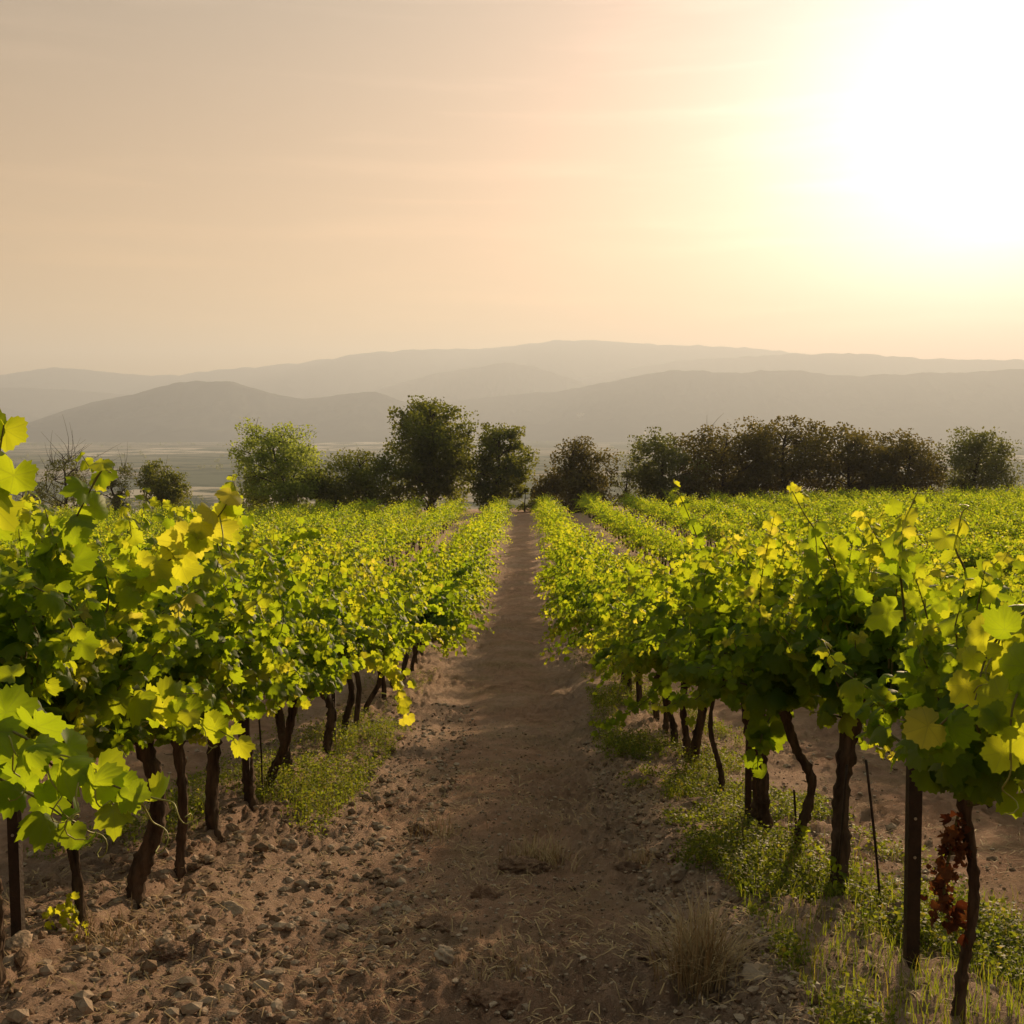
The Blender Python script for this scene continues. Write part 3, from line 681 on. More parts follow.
def withered(root, ctl, seed):
    rng = np.random.default_rng(seed); o = np.array(root.location); path = spline([c - o for c in ctl], 24)
    m = MB(); add_tube(m, path, 0.004, 5)
    n = 95; ix = rng.integers(2, 24, n)
    P = path[ix] + rng.normal(0, (0.019, 0.019, 0.02), (n, 3)); 
    s = m.build('withered_shoot', M_CANE, root); s['label'] = 'bunch of hanging withered red brown leaves'
    lf = MB(); add_leaves(lf, P, rng.normal(0, 0.3, (n, 3)) + (0, 0, -1), rng.normal(0, 1, (n, 3)), rng.uniform(0.010, 0.022, n), rng.random(n), 'dry', rng); lf.build('foliage', M_DRY, s)
withered(vr[1], [at(958, 815, 2.72), at(950, 850, 2.7), at(944, 890, 2.68), at(950, 925, 2.68)], 5)
def sprout(root, at_, seed, n=46, spread=0.03, hgt=0.12, label=None, toff=0.85):
    rng = np.random.default_rng(seed); m = MB()
    P = np.array(at_) - np.array(root.location) + np.stack([rng.normal(0, spread, n), rng.normal(0, spread, n), rng.uniform(0, hgt, n)], -1)
    add_leaves(m, P, rng.normal(0, 0.6, (n, 3)) + (0, 0, -.3), rng.normal(0, 0.7, (n, 3)) + (0, 0, .5), rng.uniform(0.012, 0.024, n), np.full(n, toff), 0, rng)
    s = m.build('sprout', M_LEAF, root)
    if label: s['label'] = label
sprout(vl[3], at(68, 935, 3.36), 1, label='small bright yellow leaves on the trunk')
for px, py, d in ((838, 870, 3.7), (806, 830, 4.2)):
    sprout(vr[2] if px > 820 else vr[3], at(px, py + 15, d), px, 7, 0.03, 0.12, None, 0.6)

# --- the two rows along the path further down, and every other row of the vineyard
rngp = np.random.default_rng(77)
protos = {}
for lod, n in ((1, 9), (2, 9)):
    protos[lod] = []
    for i in range(n):
        v = make_vine('grapevine', 500 + lod * 50 + i, lod, spread=rngp.uniform(1.2, 1.4) if lod == 1 else rngp.uniform(1.08, 1.28), hgt=rngp.uniform(0.94, 1.14), nshoot=34 if lod == 1 else 32, trad=0.030, low=0.34 if lod == 1 else 0.28)
        protos[lod].append([v, [(c, []) for c in kids(v)], False])
spots = []
def row_name(k): return (('left' if k < 0 else 'right'), abs(k) - 1)
for k in list(range(-15, 0)) + list(range(1, 16)):
    rx = ROW_L + (k + 1) * ROW_GAP if k < 0 else ROW_R + (k - 1) * ROW_GAP
    d = 1.6 + rngp.uniform(0, 0.6) if abs(k) > 1 else (NL[-1][0] if k < 0 else NR[-1][0]) + 0.75
    end = 65.5 + rngp.uniform(-0.8, 0.8) + (1.5 if k > 0 else -1.0)
    while d < end:
        if abs(rx) < 0.66 * d + 3.0: spots.append((d, k, rx + rngp.normal(0, 0.04)))
        d += rngp.uniform(0.72, 0.98)
in_view = [s for s in spots if abs(s[2] + 0.0) < 0.50 * s[0] + 0.7]
in_view.sort(key=lambda s: s[0])
indiv = set(in_view[:296 - len(VINES)])
rest = [s for s in spots if s not in indiv]
cnt = {}
for s in sorted(indiv):
    d, k, x = s
    lod = 1 if d < 22 else 2
    pr = protos[lod][rngp.integers(0, len(protos[lod]))]
    if not pr[2]: o = pr[0]; pr[2] = True
    else: o = copy_tree(pr[0], pr[1])
    o.location = base_at(x, d); o.rotation_euler = (0, 0, (math.pi if rngp.random() < .5 else 0) + rngp.normal(0, 0.12))
    f = rngp.uniform(0.9, 1.1); o.scale = (f, f, f * rngp.uniform(0.95, 1.06))
    side, r = row_name(k); cnt[k] = cnt.get(k, 0) + 1
    if r == 0:
        lab = 'small bushy vine further down the row just %s of the dirt path' % side
    else:
        lab = 'sunlit bushy vine of the %s row %s of the dirt path, counted from the path' % (ORD[r], side)
    tag(o, lab, 'grapevine', 'vines of the %s row %s of the dirt path' % (ORD[r], side))
for lod in protos:                                    # prototypes that found no place
    for v, ch, used in protos[lod]:
        if not used:
            for c, _ in ch: bpy.data.objects.remove(c)
            bpy.data.objects.remove(v)
def far_vines():
    mb = MB(); geos = []
    for i in range(10):
        tr, sh, lf = vine_geometry(900 + i, 2, spread=rngp.uniform(1.0, 1.2), hgt=rngp.uniform(0.92, 1.08), nshoot=26, trad=0.03, low=0.28)
        geos.append((tr, lf))
    for d, k, x in rest:
        tr, lf = geos[rngp.integers(0, len(geos))]
        a = (math.pi if rngp.random() < .5 else 0) + rngp.normal(0, 0.15); c, s_ = math.cos(a), math.sin(a); sc = rngp.uniform(0.9, 1.1)
        Rm = np.array(((c, -s_, 0), (s_, c, 0), (0, 0, 1))) * sc; b = np.array(base_at(x, d))
        for src, mi in ((tr, 1), (lf, 0)):
            V = np.concatenate(src.V) @ Rm.T + b; n0 = mb.n
            att = {}
            if 'lv' in src.A: 
                lv = np.zeros((len(V), 3))
                for off, aa in src.A['lv']: lv[off:off + len(aa)] = aa
                att['lv'] = lv
            mb.add(V, src.F[0], mi, **att)
            for Fx in src.F[1:]: mb.F.append(Fx + n0); mb.M.append((len(Fx), mi))
    tag(mb.build('distant_vines', [M_LEAF_FAR, M_BARK]), 'mass of small sunlit vines filling the far end of the vineyard', 'vines', None, 'stuff')
far_vines()
print('vines', len(spots), 'individual', len(indiv) + len(VINES), 'rest', len(rest))

# ------------------------------------------------------------------ posts, rods and wires
def post(px, py, d, label, h=1.35, w=0.045, lean=0.0):
    p = at(px, py, d); r = empty('trellis_post', base_at(p[0], d)); tag(r, label, 'post', 'steel trellis posts')
    m = MB(); t = 0.005; dp = w * 0.8          # an open steel channel: web and two flanges
    prof = np.array([(-w/2, 0), (w/2, 0), (w/2, dp), (w/2 - t, dp), (w/2 - t, t), (-w/2 + t, t), (-w/2 + t, dp), (-w/2, dp)])
    zs = np.linspace(-0.15, h, 12); V = []
    for z in zs: V += [(a + lean * z, b, z) for a, b in prof]
    n = 8; i = np.arange(len(zs) - 1)[:, None] * n; j = np.arange(n)[None, :]; k = (j + 1) % n
    m.add(V, np.stack([i + j, i + k, i + n + k, i + n + j], -1).reshape(-1, 4))
    e = (len(zs) - 1) * n
    m.F.append(np.array([[e + q for q in (0, 1, 4, 5)], [e + q for q in (1, 2, 3, 4)], [e + q for q in (0, 5, 6, 7)]])); m.M.append((3, 0))
    m.build('channel', M_RUST, r, smooth=False)
    hk = MB()  # pale studs stand in for light showing through the post's holes
    for z in np.arange(0.34, h - 0.05, 0.115): 
        a = np.linspace(0, 2 * math.pi, 9)[:-1]
        V = [(0.0045 * math.cos(q) + lean * z, -0.0022, z + 0.0045 * math.sin(q)) for q in a] + [(0.0045 * math.cos(q) + lean * z, 0.0, z + 0.0045 * math.sin(q)) for q in a]
        F4 = [(q, (q + 1) % 8, 8 + (q + 1) % 8, 8 + q) for q in range(8)]
        n0 = hk.n; hk.add(V, F4); hk.F.append(np.array([[n0 + 0, n0 + 1, n0 + 2, n0 + 3], [n0 + 0, n0 + 3, n0 + 4, n0 + 7], [n0 + 4, n0 + 5, n0 + 6, n0 + 7]])); hk.M.append((3, 0))
    hk.build('lit_hole_studs', M_STEEL, r, smooth=False)
    return r
post(912, 996, 3.10, 'wide dark steel post with pale studs for light in its holes, right of the path', 1.0, 0.038, -0.012)
post(18, 980, 3.12, 'dark steel post with a lit edge at the left picture edge', 0.95, 0.032)
post(247, 802, 5.50, 'thin dark steel post behind the left leaning vine', 0.95, 0.030)
post(334, 752, 8.05, 'thin dark steel post behind the crooked vine on the left', 0.95, 0.030)
post(748, 828, 5.36, 'thin dark steel post next to the vines right of the path in the weeds', 0.95, 0.030)
def rod(foot, top, d, label, r=0.0045, name='vine_rod', m=None):
    a = at(*foot, d); a[2] = ground_z(a[0], a[1]) - 0.03; b = at(*top, d - 0.02)
    mb = MB(); o = np.array((a[0], a[1], a[2])); add_tube(mb, spline([a - o, (a + b) / 2 - o + (0.004, 0, 0), b - o], 7), r, 6)
    ob = mb.build(name, m or M_RUST); ob.location = a; tag(ob, label, 'stake', 'thin training rods beside the vines')
rod((882, 944), (866, 760), 3.62, 'thin rusty rod leaning left between the stout vine and the wide steel post')
rod((833, 925), (847, 765), 3.72, 'thin rusty rod crossing in front of the stout straight vine')
rod((834, 912), (838, 765), 3.86, 'thin upright rod touching the left side of the stout straight vine')
rod((795, 880), (794, 790), 4.35, 'short thin rod standing left of the s-curved vine trunk')
rod((742, 899), (742, 820), 4.2, 'dry thin weed stalk standing at the path side of the weeds', 0.0035, 'weed_stalk', M_CANE)
rod((263, 803), (258, 700), 5.75, 'thin rod beside the upright vine left of the path', 0.005)
def wire(row, h, label):
    y = np.linspace(-6, 64, 180); x = np.full_like(y, row + 0.03)
    P = np.stack([x, y, base_z(x, y) + 0.09 + h + 0.01 * np.sin(y * 1.3)], -1)
    mb = MB(); add_tube(mb, P, 0.0016, 5); tag(mb.build('trellis_wire', M_STEEL), label, 'wire', 'trellis wires')
wire(ROW_L, 0.72, 'steel wire running along the vine row left of the path')
wire(ROW_R, 0.72, 'steel wire running along the vine row right of the path')

# ------------------------------------------------------------------ what lies and grows on the ground
_ico = None
def ico():
    global _ico
    if _ico is None:
        import bmesh
        bm = bmesh.new(); bmesh.ops.create_icosphere(bm, subdivisions=4, radius=1.0); bm.verts.ensure_lookup_table()
        V3 = np.array([v.co[:] for v in bm.verts]); F3 = np.array([[v.index for v in f.verts] for f in bm.faces]); bm.free()
        bm = bmesh.new(); bmesh.ops.create_icosphere(bm, subdivisions=1, radius=1.0); bm.verts.ensure_lookup_table()
        V1 = np.array([v.co[:] for v in bm.verts]); F1 = np.array([[v.index for v in f.verts] for f in bm.faces]); bm.free()
        _ico = (V3, F3, V1, F1)
    return _ico
def rock(name, px, py, d, size, label, cat, m, seed, squash=0.6, group=None):
    V3, F3, _, _ = ico(); rng = np.random.default_rng(seed)
    V = V3 * (1 + 0.28 * fbm(V3[:, 0] * 1.3 + seed, V3[:, 1] * 1.3 + V3[:, 2] * 1.7, seed, 4))[:, None]
    for _ in range(5):                                     # broken faces
        n = norm(rng.normal(0, 1, 3)); t = rng.uniform(0.6, 0.85); dd = V @ n; V = V - np.maximum(dd - t, 0)[:, None] * n * 0.85
    V = V * (1 + 0.10 * fbm(V3[:, 0] * 4 + V3[:, 2] * 3, V3[:, 1] * 4 - V3[:, 2] * 2, seed + 5, 3))[:, None] * (1 + (0.10 if name == 'earth_clod' else 0.03) * rng.normal(0, 1, len(V)))[:, None]
    V = V * np.array((1.0, rng.uniform(0.7, 1.0), squash)) * size
    p = at(px, py, d); mb = MB(); mb.add(V, F3); o = mb.build(name, m); z = float(ground_z(p[0], p[1]))
    o.location = (p[0], p[1], z + size * squash * 0.25); o.rotation_euler = (0, 0, rng.uniform(0, 6)); tag(o, label, cat, group)
def dgr(py):                                              # distance of the ground seen at picture row py on the path
    ys = np.linspace(1.5, 60, 3000); z = base_z(np.zeros_like(ys), ys); v = (np.stack([np.zeros_like(ys), ys, z], -1)) @ CAMR
    return float(np.interp(-py, -(512 - v[:, 1] / v[:, 2] * -F_PX * -1)[::1], ys)) if False else float(ys[np.argmin(np.abs((512 + F_PX * v[:, 1] / v[:, 2]) - py))])
for i, (px, py, s, lab) in enumerate([
  (229, 915, 0.050, 'rounded pale brown stone among gravel left of the path'), (290, 853, 0.045, 'brown lump of stone in front of the weeds left of the path'),
  (270, 858, 0.030, 'small ochre stone beside the brown lump left of the path'), (205, 828, 0.05, 'pale stone right beside the straight dark vine foot'),
  (190, 835, 0.045, 'pale rounded stone between two vine feet on the left'), (445, 962, 0.045, 'grey upright stone in the middle of the path'),
  (680, 898, 0.05, 'pale stone at the crumbling right edge of the path'), (755, 1005, 0.05, 'pale stone in the weeds at the bottom right'),
  (20, 985, 0.045, 'pale stone at the foot of the left steel post'), (138, 880, 0.05, 'grey stone beside the stout bent vine'),
  (730, 905, 0.05, 'brownish stone under the thin weed stalk right of the path'), (165, 965, 0.035, 'dark flat stone in the left foreground')]):
    d = dgr(py); rock('stone', px, py, d, s, lab, 'stone', M_STONE, 40 + i, 0.62)
for i, (px, py, s, sq, lab) in enumerate([
  (520, 866, 0.115, 0.38, 'large dark clod with dry grass on top in the middle of the path'), (485, 892, 0.06, 0.55, 'dark clod left of the grassy one on the path'),
  (440, 925, 0.08, 0.35, 'flat dark clod on the left half of the path'), (620, 832, 0.075, 0.4, 'low clod at the foot of the right path bank'),
  (390, 745, 0.13, 0.3, 'low clod by the weeds where the left row bends to the path'), (428, 828, 0.09, 0.35, 'brown crumbly clod left of the path middle'),
  (652, 955, 0.07, 0.5, 'dark clod left of the big dry grass tuft'), (700, 820, 0.1, 0.4, 'dark clod at the edge of the green weeds on the right'),
  (630, 872, 0.06, 0.5, 'clod with orange straw on the right path edge'), (500, 1000, 0.09, 0.4, 'dark clod at the bottom of the path'),
  (170, 970, 0.06, 0.5, 'dark clod in the left foreground gravel')]):
    d = dgr(py); rock('earth_clod', px, py, d, s, lab, 'clod', M_SOIL, 70 + i, sq)

def blades(mb, P, rng, h, n_per=1, r=0.0016, curve=0.5, mat=0):
    """Bent flat blades of grass."""
    P = np.asarray(P, float); n = len(P); h = np.broadcast_to(h, (n,)) * rng.uniform(0.5, 1.15, n)
    a = rng.uniform(0, 2 * math.pi, n); c = curve * rng.uniform(0.2, 1.3, n)
    dx = np.stack([np.cos(a), np.sin(a), np.zeros(n)], -1); sx = np.stack([-np.sin(a), np.cos(a), np.zeros(n)], -1)
    V = []
    for t, w in ((0, 1.0), (0.4, 0.85), (0.75, 0.55), (1.0, 0.1)):
        ctr = P + dx * (h * c * t * t)[:, None] + np.array((0, 0, 1.0)) * (h * (t - 0.35 * c * t * t))[:, None]
        V += [ctr - sx * (r * w), ctr + sx * (r * w)]
    V = np.stack(V, 1).reshape(-1, 3); b = (np.arange(n) * 8)[:, None, None]
    F = np.array([(0, 1, 3, 2), (2, 3, 5, 4), (4, 5, 7, 6)])[None] + b
    lv = np.zeros((len(V), 3)); lv[:, 2] = np.repeat(rng.random(n), 8)
    mb.add(V, F.reshape(-1, 4), mat, lv=lv)
def tuft(px, py, h, spread, n, label, seed):
    d = dgr(py); p = at(px, py, d); rng = np.random.default_rng(seed); z = float(ground_z(p[0], p[1]))
    mb = MB(); P = np.stack([rng.normal(0, spread, n), rng.normal(0, spread, n), np.full(n, -0.01)], -1)
    blades(mb, P, rng, h, r=0.0019, curve=0.8); o = mb.build('grass_tuft', M_STRAW); o.location = (p[0], p[1], z); tag(o, label, 'grass tuft', 'dry grass tufts')
tuft(702, 992, 0.26, 0.050, 460, 'large tuft of tall dry grass at the lower right edge of the path', 1)
tuft(540, 858, 0.13, 0.075, 260, 'low dry grass tuft on the dark clod in the path', 2)
tuft(440, 835, 0.10, 0.07, 120, 'sparse dry grass tuft left of the path middle', 3)
tuft(645, 868, 0.08, 0.05, 110, 'small orange dry tuft on the right path bank', 4)
tuft(110, 965, 0.09, 0.10, 160, 'matted dry grass in the left foreground by the vines', 5)
tuft(500, 975, 0.05, 0.08, 130, 'flattened dry tuft in the lower middle of the path', 6)

def scatter_gravel():
    _, _, V1, F1 = ico(); rng = np.random.default_rng(8); mb = MB()
    def band(n, x0, x1, d0, d1, smin, smax, px=1.0):
        d = d0 * (d1 / d0) ** (rng.random(n) ** px); x = rng.uniform(x0, x1, n)
        s = smin * (smax / smin) ** (rng.random(n) ** 2.2)
        return x, d, s
    parts = [band(5200, -1.75, -0.45, 2.2, 11, 0.004, 0.030), band(5200, -0.5, 1.0, 2.0, 10, 0.003, 0.013), band(1500, 0.45, 0.75, 2.4, 9, 0.005, 0.022), band(16000, -1.9, 2.2, 1.9, 9, 0.0022, 0.009), band(900, -4.5, -1.7, 3, 9, .006, .03), band(900, 1.3, 4.5, 3, 9, .006, .03)]
    x, d, s = (np.concatenate(q) for q in zip(*parts)); n = len(x)
    z = ground_z(x, d)
    Q = V1[None] * (1 + rng.normal(0, 0.17, (n, len(V1), 1))) * s[:, None, None] * np.stack([rng.uniform(.8, 1.3, n), rng.uniform(.7, 1.1, n), rng.uniform(.45, .85, n)], -1)[:, None, :]
    a = rng.uniform(0, 6.28, n); c, s_ = np.cos(a)[:, None], np.sin(a)[:, None]
    Q = np.stack([Q[..., 0] * c - Q[..., 1] * s_, Q[..., 0] * s_ + Q[..., 1] * c, Q[..., 2]], -1) + np.stack([x, d, z + s * 0.2], -1)[:, None, :]
    mi = rng.random(n) < 0.55
    for sel, mt in ((mi, 0), (~mi, 1)):
        k = int(sel.sum()); mb.add(Q[sel].reshape(-1, 3), (F1[None] + (np.arange(k) * len(V1))[:, None, None]).reshape(-1, 3), mt)
    tag(mb.build('gravel', [M_STONE, M_CLOD], smooth=False), 'pale limestone gravel and crumbled earth strewn along the path edges', 'gravel', None, 'stuff')
scatter_gravel()
def scatter_straw():
    rng = np.random.default_rng(18); mb = MB(); n = 15000
    d = 2.0 * (14 / 2.0) ** rng.random(n); x = rng.uniform(-2.0, 2.6, n)
    keep = (noise2(x * 0.9, d * 0.7, 88) + 0.5 * noise2(x * 3, d * 2.2, 89)) > -0.12; x, d = x[keep], d[keep]; n = len(x)
    z = ground_z(x, d) + 0.006
    a = rng.uniform(0, 6.28, n); l = rng.uniform(0.02, 0.09, n); w = rng.uniform(0.0008, 0.0020, n); tl = rng.normal(0, 0.25, n)
    dx = np.stack([np.cos(a), np.sin(a), tl], -1) * (l / 2)[:, None]; sx = np.stack([-np.sin(a), np.cos(a), np.zeros(n)], -1) * w[:, None]
    P = np.stack([x, d, z], -1); b = np.array((0, 0, 1.0)) * (l * rng.uniform(0, 0.25, n))[:, None]
    V = np.stack([P - dx - sx, P - dx + sx, P + b - sx, P + b + sx, P + dx - sx, P + dx + sx], 1).reshape(-1, 3)
    mb.add(V, (np.array([(0, 1, 3, 2), (2, 3, 5, 4)])[None] + (np.arange(n) * 6)[:, None, None]).reshape(-1, 4))
    tag(mb.build('straw_litter', M_STRAW), 'bits of dry straw lying on the bare soil', 'straw', None, 'stuff')
scatter_straw()
def weeds():
    rng = np.random.default_rng(28); mb = MB()
    def region(n, x0, x1, d0, d1, thr, seed):
        d = d0 * (d1 / d0) ** rng.random(n); x = rng.uniform(x0, x1, n)
        k = noise2(x * 1.3, d * 0.8, seed) + 0.45 * noise2(x * 4, d * 3, seed + 1) > thr
        return x[k], d[k]
    parts = [region(2600, 0.72, 1.9, 2.0, 3.6, 0.0, 70), region(7000, 0.62, 1.70, 3.3, 11.5, 0.02, 71), region(2000, -1.75, -1.0, 5.0, 9.6, 0.05, 72), region(900, -2.3, -1.3, 4.6, 10, 0.0, 73), region(900, 0.55, 0.8, 3.4, 10, 0.12, 74),
             region(1400, 0.6, 1.5, 10, 30, -0.1, 75), region(500, -1.75, -1.1, 10, 30, 0.05, 76)]
    x, d = (np.concatenate(q) for q in zip(*parts)); n = len(x); z = ground_z(x, d)
    h = (0.058 + 0.035 * sstep(3.2, 4.5, d)) * rng.uniform(0.3, 1.35, n) * (0.35 + 1.3 * sstep(-0.35, 0.55, noise2(x * 1.1, d * 0.9, 79))) 
    blades(mb, np.stack([x, d, z], -1), rng, h * 1.15, r=0.0013, curve=0.4)
    kk = rng.integers(0, n, n * 1); blades(mb, np.stack([x[kk] + rng.normal(0, .03, n * 1), d[kk] + rng.normal(0, .03, n * 1), z[kk]], -1), rng, h[kk] * 0.9, r=0.0013, curve=0.6)
    m = 14; ix = np.repeat(np.arange(n), m); t = rng.random(len(ix)) ** 0.8
    P = np.stack([x[ix], d[ix], z[ix] + h[ix] * t], -1) + rng.normal(0, 1, (len(ix), 3)) * np.array((0.022, 0.022, 0.008))
    dirs = rng.normal(0, 1, (len(ix), 3)) * np.array((1, 1, .35)) + np.array((0, 0, .35))
    add_leaves(mb, P, dirs, rng.normal(0, .45, (len(ix), 3)) + (0, 0, 1), rng.uniform(0.005, 0.015, len(ix)), np.clip(rng.normal(0.42, 0.22, len(ix)) + 0.15 * (rng.random(n)[ix]), 0, 1), 2, rng)
    g = region(5200, 0.72, 2.2, 2.0, 4.2, -0.30, 91); zz = ground_z(g[0], g[1])
    blades(mb, np.stack([g[0], g[1], zz], -1), rng, 0.075, r=0.0017, curve=0.6)
    tag(mb.build('weeds', M_WEED), 'low green and yellowing weeds growing under the vines', 'weeds', None, 'stuff')
weeds()

# ------------------------------------------------------------------ trees beyond the field
def tree(name, px, top, bottom, width, d, kind, label, seed, lobes=16, leaves=5200, leaf=0.13, cone=0.0, loose=0.25, bare=0, trunk_h=0.22, group='trees beyond the vineyard', skew=0.0):
    rng = np.random.default_rng(seed)
    pt = at(px, top, d); gx = pt[0]; gz = float(base_z(gx, d)); H = pt[2] - gz; Wd = width / F_PX * d * 1.12
    root = empty(name, (gx, d, gz - 0.05)); tag(root, label, 'tree', group)
    tm = MB(); r0 = 0.028 * H
    P = spline([(0, 0, -0.1), (rng.normal(0, .03) * H, rng.normal(0, .02) * H, H * 0.3), (rng.normal(0, .03) * H + skew * Wd * .3, rng.normal(0, .03) * H, H * 0.62), (skew * Wd * .5, 0, H * 0.9)], 12)
    add_tube(tm, P, np.linspace(r0, r0 * 0.15, 12) * (1 + 0.5 * np.exp(-np.linspace(0, 9, 12))), 8, 0, 0.06, rng)
    C = []; Rr = []
    for i in range(lobes):
        u = rng.random() ** 0.8; z = trunk_h + (0.87 - trunk_h) * (i + rng.random()) / lobes
        zz = (z - trunk_h) / (1 - trunk_h)
        env = math.sqrt(max(0.05, 1 - (2 * zz - 0.85) ** 2 * 0.75)) if not cone else max(0.12, (1 - zz) ** 0.75 * (0.55 + 0.45 * min(1, zz * 4)))
        a = i * 2.4 + rng.normal(0, 0.5); rr = Wd / 2 * env * (0.25 + 0.60 * u)
        C.append((rr * math.cos(a) + skew * Wd * .5 * zz, rr * math.sin(a) * 0.9, z * H)); Rr.append((0.13 + 0.12 * rng.random()) * Wd * (0.5 + 0.5 * env))
    C = np.array(C); Rr = np.array(Rr)
    for c in C:
        j = int(np.clip((c[2] / H - 0.18) / 0.72, 0.05, 0.85) * 11); b = P[j]
        mid = (b + c) / 2 + rng.normal(0, 0.05, 3) * H * 0.5 + (0, 0, 0.03 * H)
        add_tube(tm, spline([b, mid, c], 7), np.linspace(r0 * 0.38, r0 * 0.08, 7), 5)
        for _ in range(3 + bare):
            e = c + rng.normal(0, 1, 3) * Wd * (0.10 + 0.03 * bare) + (0, 0, 0.04 * H * (1 + bare)); add_tube(tm, spline([c * 0.75 + mid * 0.25, (c + e) / 2 + rng.normal(0, .02, 3) * H, e], 5), np.linspace(r0 * .14, r0 * .035, 5), 4)
    tm.build('trunk', M_TREEBARK, root)
    # crown: sprays of leaves round each limb end, on a ragged shell
    ns = max(6, int(leaves / 38)); li = rng.choice(lobes, ns, p=Rr ** 2 / (Rr ** 2).sum())
    dv = norm(rng.normal(0, 1, (ns, 3)) + (0, 0, 0.15)); sp = C[li] + dv * (Rr[li] * rng.uniform(0.45, 1.0 + loose * 0.7, ns))[:, None] * np.array((1, 1, 0.85))
    k = 80; Lp = np.repeat(sp, k, 0); Ld = np.repeat(dv, k, 0); nL = len(Lp)
    sc = np.repeat(rng.uniform(0.10, 0.26, ns) * Wd * 0.30, k) + 0.05
    Lp = Lp + np.clip(rng.normal(0, 1, (nL, 3)), -1.45, 1.45) * sc[:, None] * np.array((1, 1, 0.75))
    ok = Lp[:, 2] > 0.12
    cl = np.repeat(rng.random(ns), k)
    lf = MB()
    add_leaves(lf, Lp[ok], (Ld + rng.normal(0, .8, (nL, 3)))[ok], (rng.normal(0, .8, (nL, 3)) + (0, 0, .7))[ok], (leaf * 0.85 * rng.uniform(0.6, 1.3, nL))[ok], np.clip(cl * 0.6 + rng.normal(0.2, 0.2, nL), 0, 1)[ok], 2, rng)
    lf.build('crown', M_TL[kind], root)
    return root
TD = 72.0
tree('broadleaf_tree', 430, 396, 500, 84, 74, 'dark', 'tallest dark green tree with a broad uneven crown, left of the path', 1, 28, 11500, 0.15, 0, 0.3, 0, 0.10)
tree('broadleaf_tree', 500, 418, 500, 58, 73, 'dark', 'slimmer dark tree with gaps in its crown, touching the tallest one on its right', 2, 18, 6200, 0.14, 0, 0.35, 0, 0.08)
tree('broadleaf_tree', 281, 420, 500, 84, 70, 'pale', 'pale green open tree with spreading upright limbs', 3, 18, 7500, 0.13, 0, 0.30, 0, 0.18, skew=-0.25)
tree('broadleaf_tree', 357, 448, 502, 78, 71, 'dark', 'round dark bushy tree between the pale open tree and the tallest one', 4, 20, 7000, 0.13, 0, 0.08, 0, 0.04)
tree('broadleaf_tree', 167, 460, 503, 52, 76, 'dark', 'small round dark tree standing alone on the left', 5, 16, 4800, 0.12, 0, 0.05, 0, 0.05)
tree('conical_tree', 576, 436, 505, 88, 71, 'brown', 'dark pointed bushy tree right of the path end', 6, 22, 7500, 0.13, 1.0, 0.2, 0, 0.03)
tree('broadleaf_tree', 662, 431, 492, 66, 72, 'olive', 'loose olive green tree at the left end of the dark grove', 7, 17, 5200, 0.13, 0, 0.35, 0, 0.08, skew=0.1)
tree('broadleaf_tree', 728, 424, 492, 96, 75, 'brown', 'dark brown dense tree, left one of the grove', 8, 22, 7000, 0.15, 0, 0.12, 0, 0.05)
tree('broadleaf_tree', 788, 419, 492, 96, 76, 'brown', 'tallest dark brown tree of the grove on the right', 9, 22, 7000, 0.15, 0, 0.12, 0, 0.05)
tree('broadleaf_tree', 852, 427, 490, 92, 75, 'brown', 'dark brown tree with a small pointed top in the middle of the grove', 10, 18, 5600, 0.15, 0, 0.15, 0, 0.05)
tree('broadleaf_tree', 908, 436, 490, 96, 75, 'brown', 'lower dark tree filling the right half of the grove', 11, 18, 5600, 0.14, 0, 0.12, 0, 0.05)
tree('broadleaf_tree', 976, 430, 488, 84, 74, 'olive', 'loose olive tree at the right end of the grove', 12, 16, 5600, 0.13, 0, 0.25, 0, 0.06, skew=0.1)
tree('bare_tree', 62, 446, 500, 62, 72, 'olive', 'half bare tree with thin twigs above a dull green crown, far left', 13, 12, 1500, 0.11, 0, 0.1, 4, 0.1)
tree('bare_tree', 114, 458, 503, 44, 73, 'olive', 'smaller half bare tree with a fork of twigs, right of the far left one', 14, 10, 1300, 0.11, 0, 0.1, 4, 0.08)
tree('bare_tree', 22, 478, 503, 40, 73, 'brown', 'low bare brown shrub at the far left edge', 15, 10, 500, 0.10, 0, 0.1, 4, 0.05)
tree('shrub', 626, 462, 505, 30, 73, 'olive', 'thin wispy shrub beside the dark pointed tree', 16, 9, 650, 0.10, 1.0, 0.3, 3, 0.05)
tree('shrub', 318, 468, 502, 44, 72, 'pale', 'low pale bush at the foot of the open tree', 17, 12, 2000, 0.12, 0, 0.1, 0, 0.04)
tree('shrub', 258, 488, 504, 34, 72, 'dark', 'low dark bush left of the pale open tree', 18, 10, 1200, 0.11, 0, 0.1, 0, 0.04)
tree('shrub', 525, 484, 506, 26, 73, 'dark', 'small dark bush closing the end of the dirt path', 19, 8, 1000, 0.11, 0, 0.1, 0, 0.03)
tree('shrub', 398, 476, 502, 36, 73, 'dark', 'low dark bush under the left side of the tallest tree', 20, 10, 1500, 0.12, 0, 0.2, 0, 0.04)
tree('shrub', 690, 470, 494, 50, 72, 'brown', 'low dark bush in front of the left end of the grove', 22, 10, 1900, 0.12, 0, 0.1, 0, 0.04)

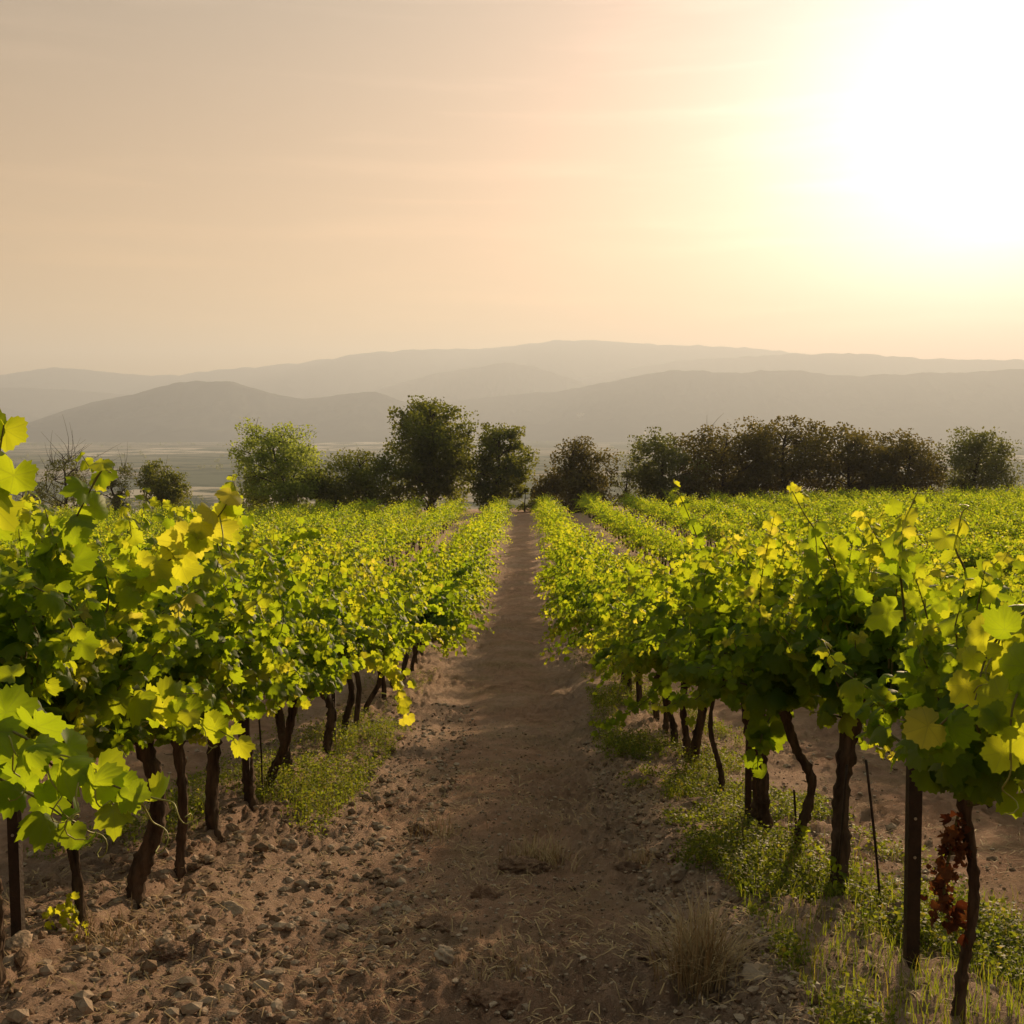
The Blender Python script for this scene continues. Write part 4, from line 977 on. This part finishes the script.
def valley_woods():
    rng = np.random.default_rng(38); mb = MB(); n = 2600
    d = 520 * (5200 / 520) ** rng.random(n); x = rng.uniform(-0.62, 0.62, n) * d
    line = np.abs(noise2(x * 0.0011, d * 0.0042, 101)) < 0.045 
    clump = noise2(x * 0.004, d * 0.004, 102) > 0.34
    k = (line | clump) & (np.hypot(x, d) > 640); x, d = x[k], d[k]; n = len(x)
    m = 26; ix = np.repeat(np.arange(n), m); s = rng.uniform(2.2, 5.0, n)
    z0 = np.maximum(PLAIN_Z - 1.5, base_z(x, d) - 0.5)
    P = np.stack([x[ix], d[ix], z0[ix] + s[ix]], -1) + rng.normal(0, 0.5, (len(ix), 3)) * s[ix][:, None] * np.array((1.2, 1.0, 0.8))
    add_leaves(mb, P, rng.normal(0, 1, (len(ix), 3)), rng.normal(0, .7, (len(ix), 3)) + (0, 0, .5), s[ix] * rng.uniform(0.35, 0.7, len(ix)), rng.random(len(ix)), 2, rng)
    tag(mb.build('distant_woods', M_TL['dark']), 'hazy lines of trees and copses on the valley floor', 'woods', None, 'stuff')
valley_woods()

def house():
    bpy.context.view_layer.update()
    q = at(581, 416, 1000.0); dv = Vector(q).normalized()
    hit, loc, *_ = S.ray_cast(bpy.context.evaluated_depsgraph_get(), dv * 900.0, dv)
    p = np.array(loc) if hit else at(581, 416, 6000.0); z = p[2]
    root = empty('farmhouse', (p[0], p[1], z)); tag(root, 'tiny white farmhouse far away on the ridge slope, a bright speck', 'house')
    w = simple('white_render', (0.75, 0.72, 0.66), (0.82, 0.8, 0.75), 0.5, 0.9); r_ = simple('roof_tiles', (0.35, 0.26, 0.2), (0.45, 0.34, 0.27), 0.5, 0.9)
    m = MB(); add_box(m, (-18, -7, -40), (18, 7, 7)); m.build('wall', w, root, False)
    m = MB(); m.add([(-19, -8, 6.9), (19, -8, 6.9), (19, 8, 6.9), (-19, 8, 6.9), (-19, 0, 11.5), (19, 0, 11.5)], [(0, 1, 5, 4), (2, 3, 4, 5)]); m.F.append(np.array([(3, 0, 4), (1, 2, 5)])); m.M.append((2, 0)); m.build('roof', r_, root, False)
house()

# ------------------------------------------------------------------ the hazy air
def haze():
    m, N, L = mat('evening_haze')
    v = N('ShaderNodeVolumePrincipled', Density=2.15e-4, Anisotropy=0.26); v.inputs['Color'].default_value = (0.74, 0.83, 0.98, 1)
    o = N('ShaderNodeOutputMaterial'); L(v.outputs[0], o.inputs['Volume'])
    mb = MB(); add_box(mb, (-HAZE_X, HAZE_Y0, PLAIN_Z - 20), (HAZE_X, HAZE_Y1, 765)); tag(mb.build('haze', m, smooth=False), 'warm evening haze filling the valley air', 'haze', None, 'stuff')
haze()
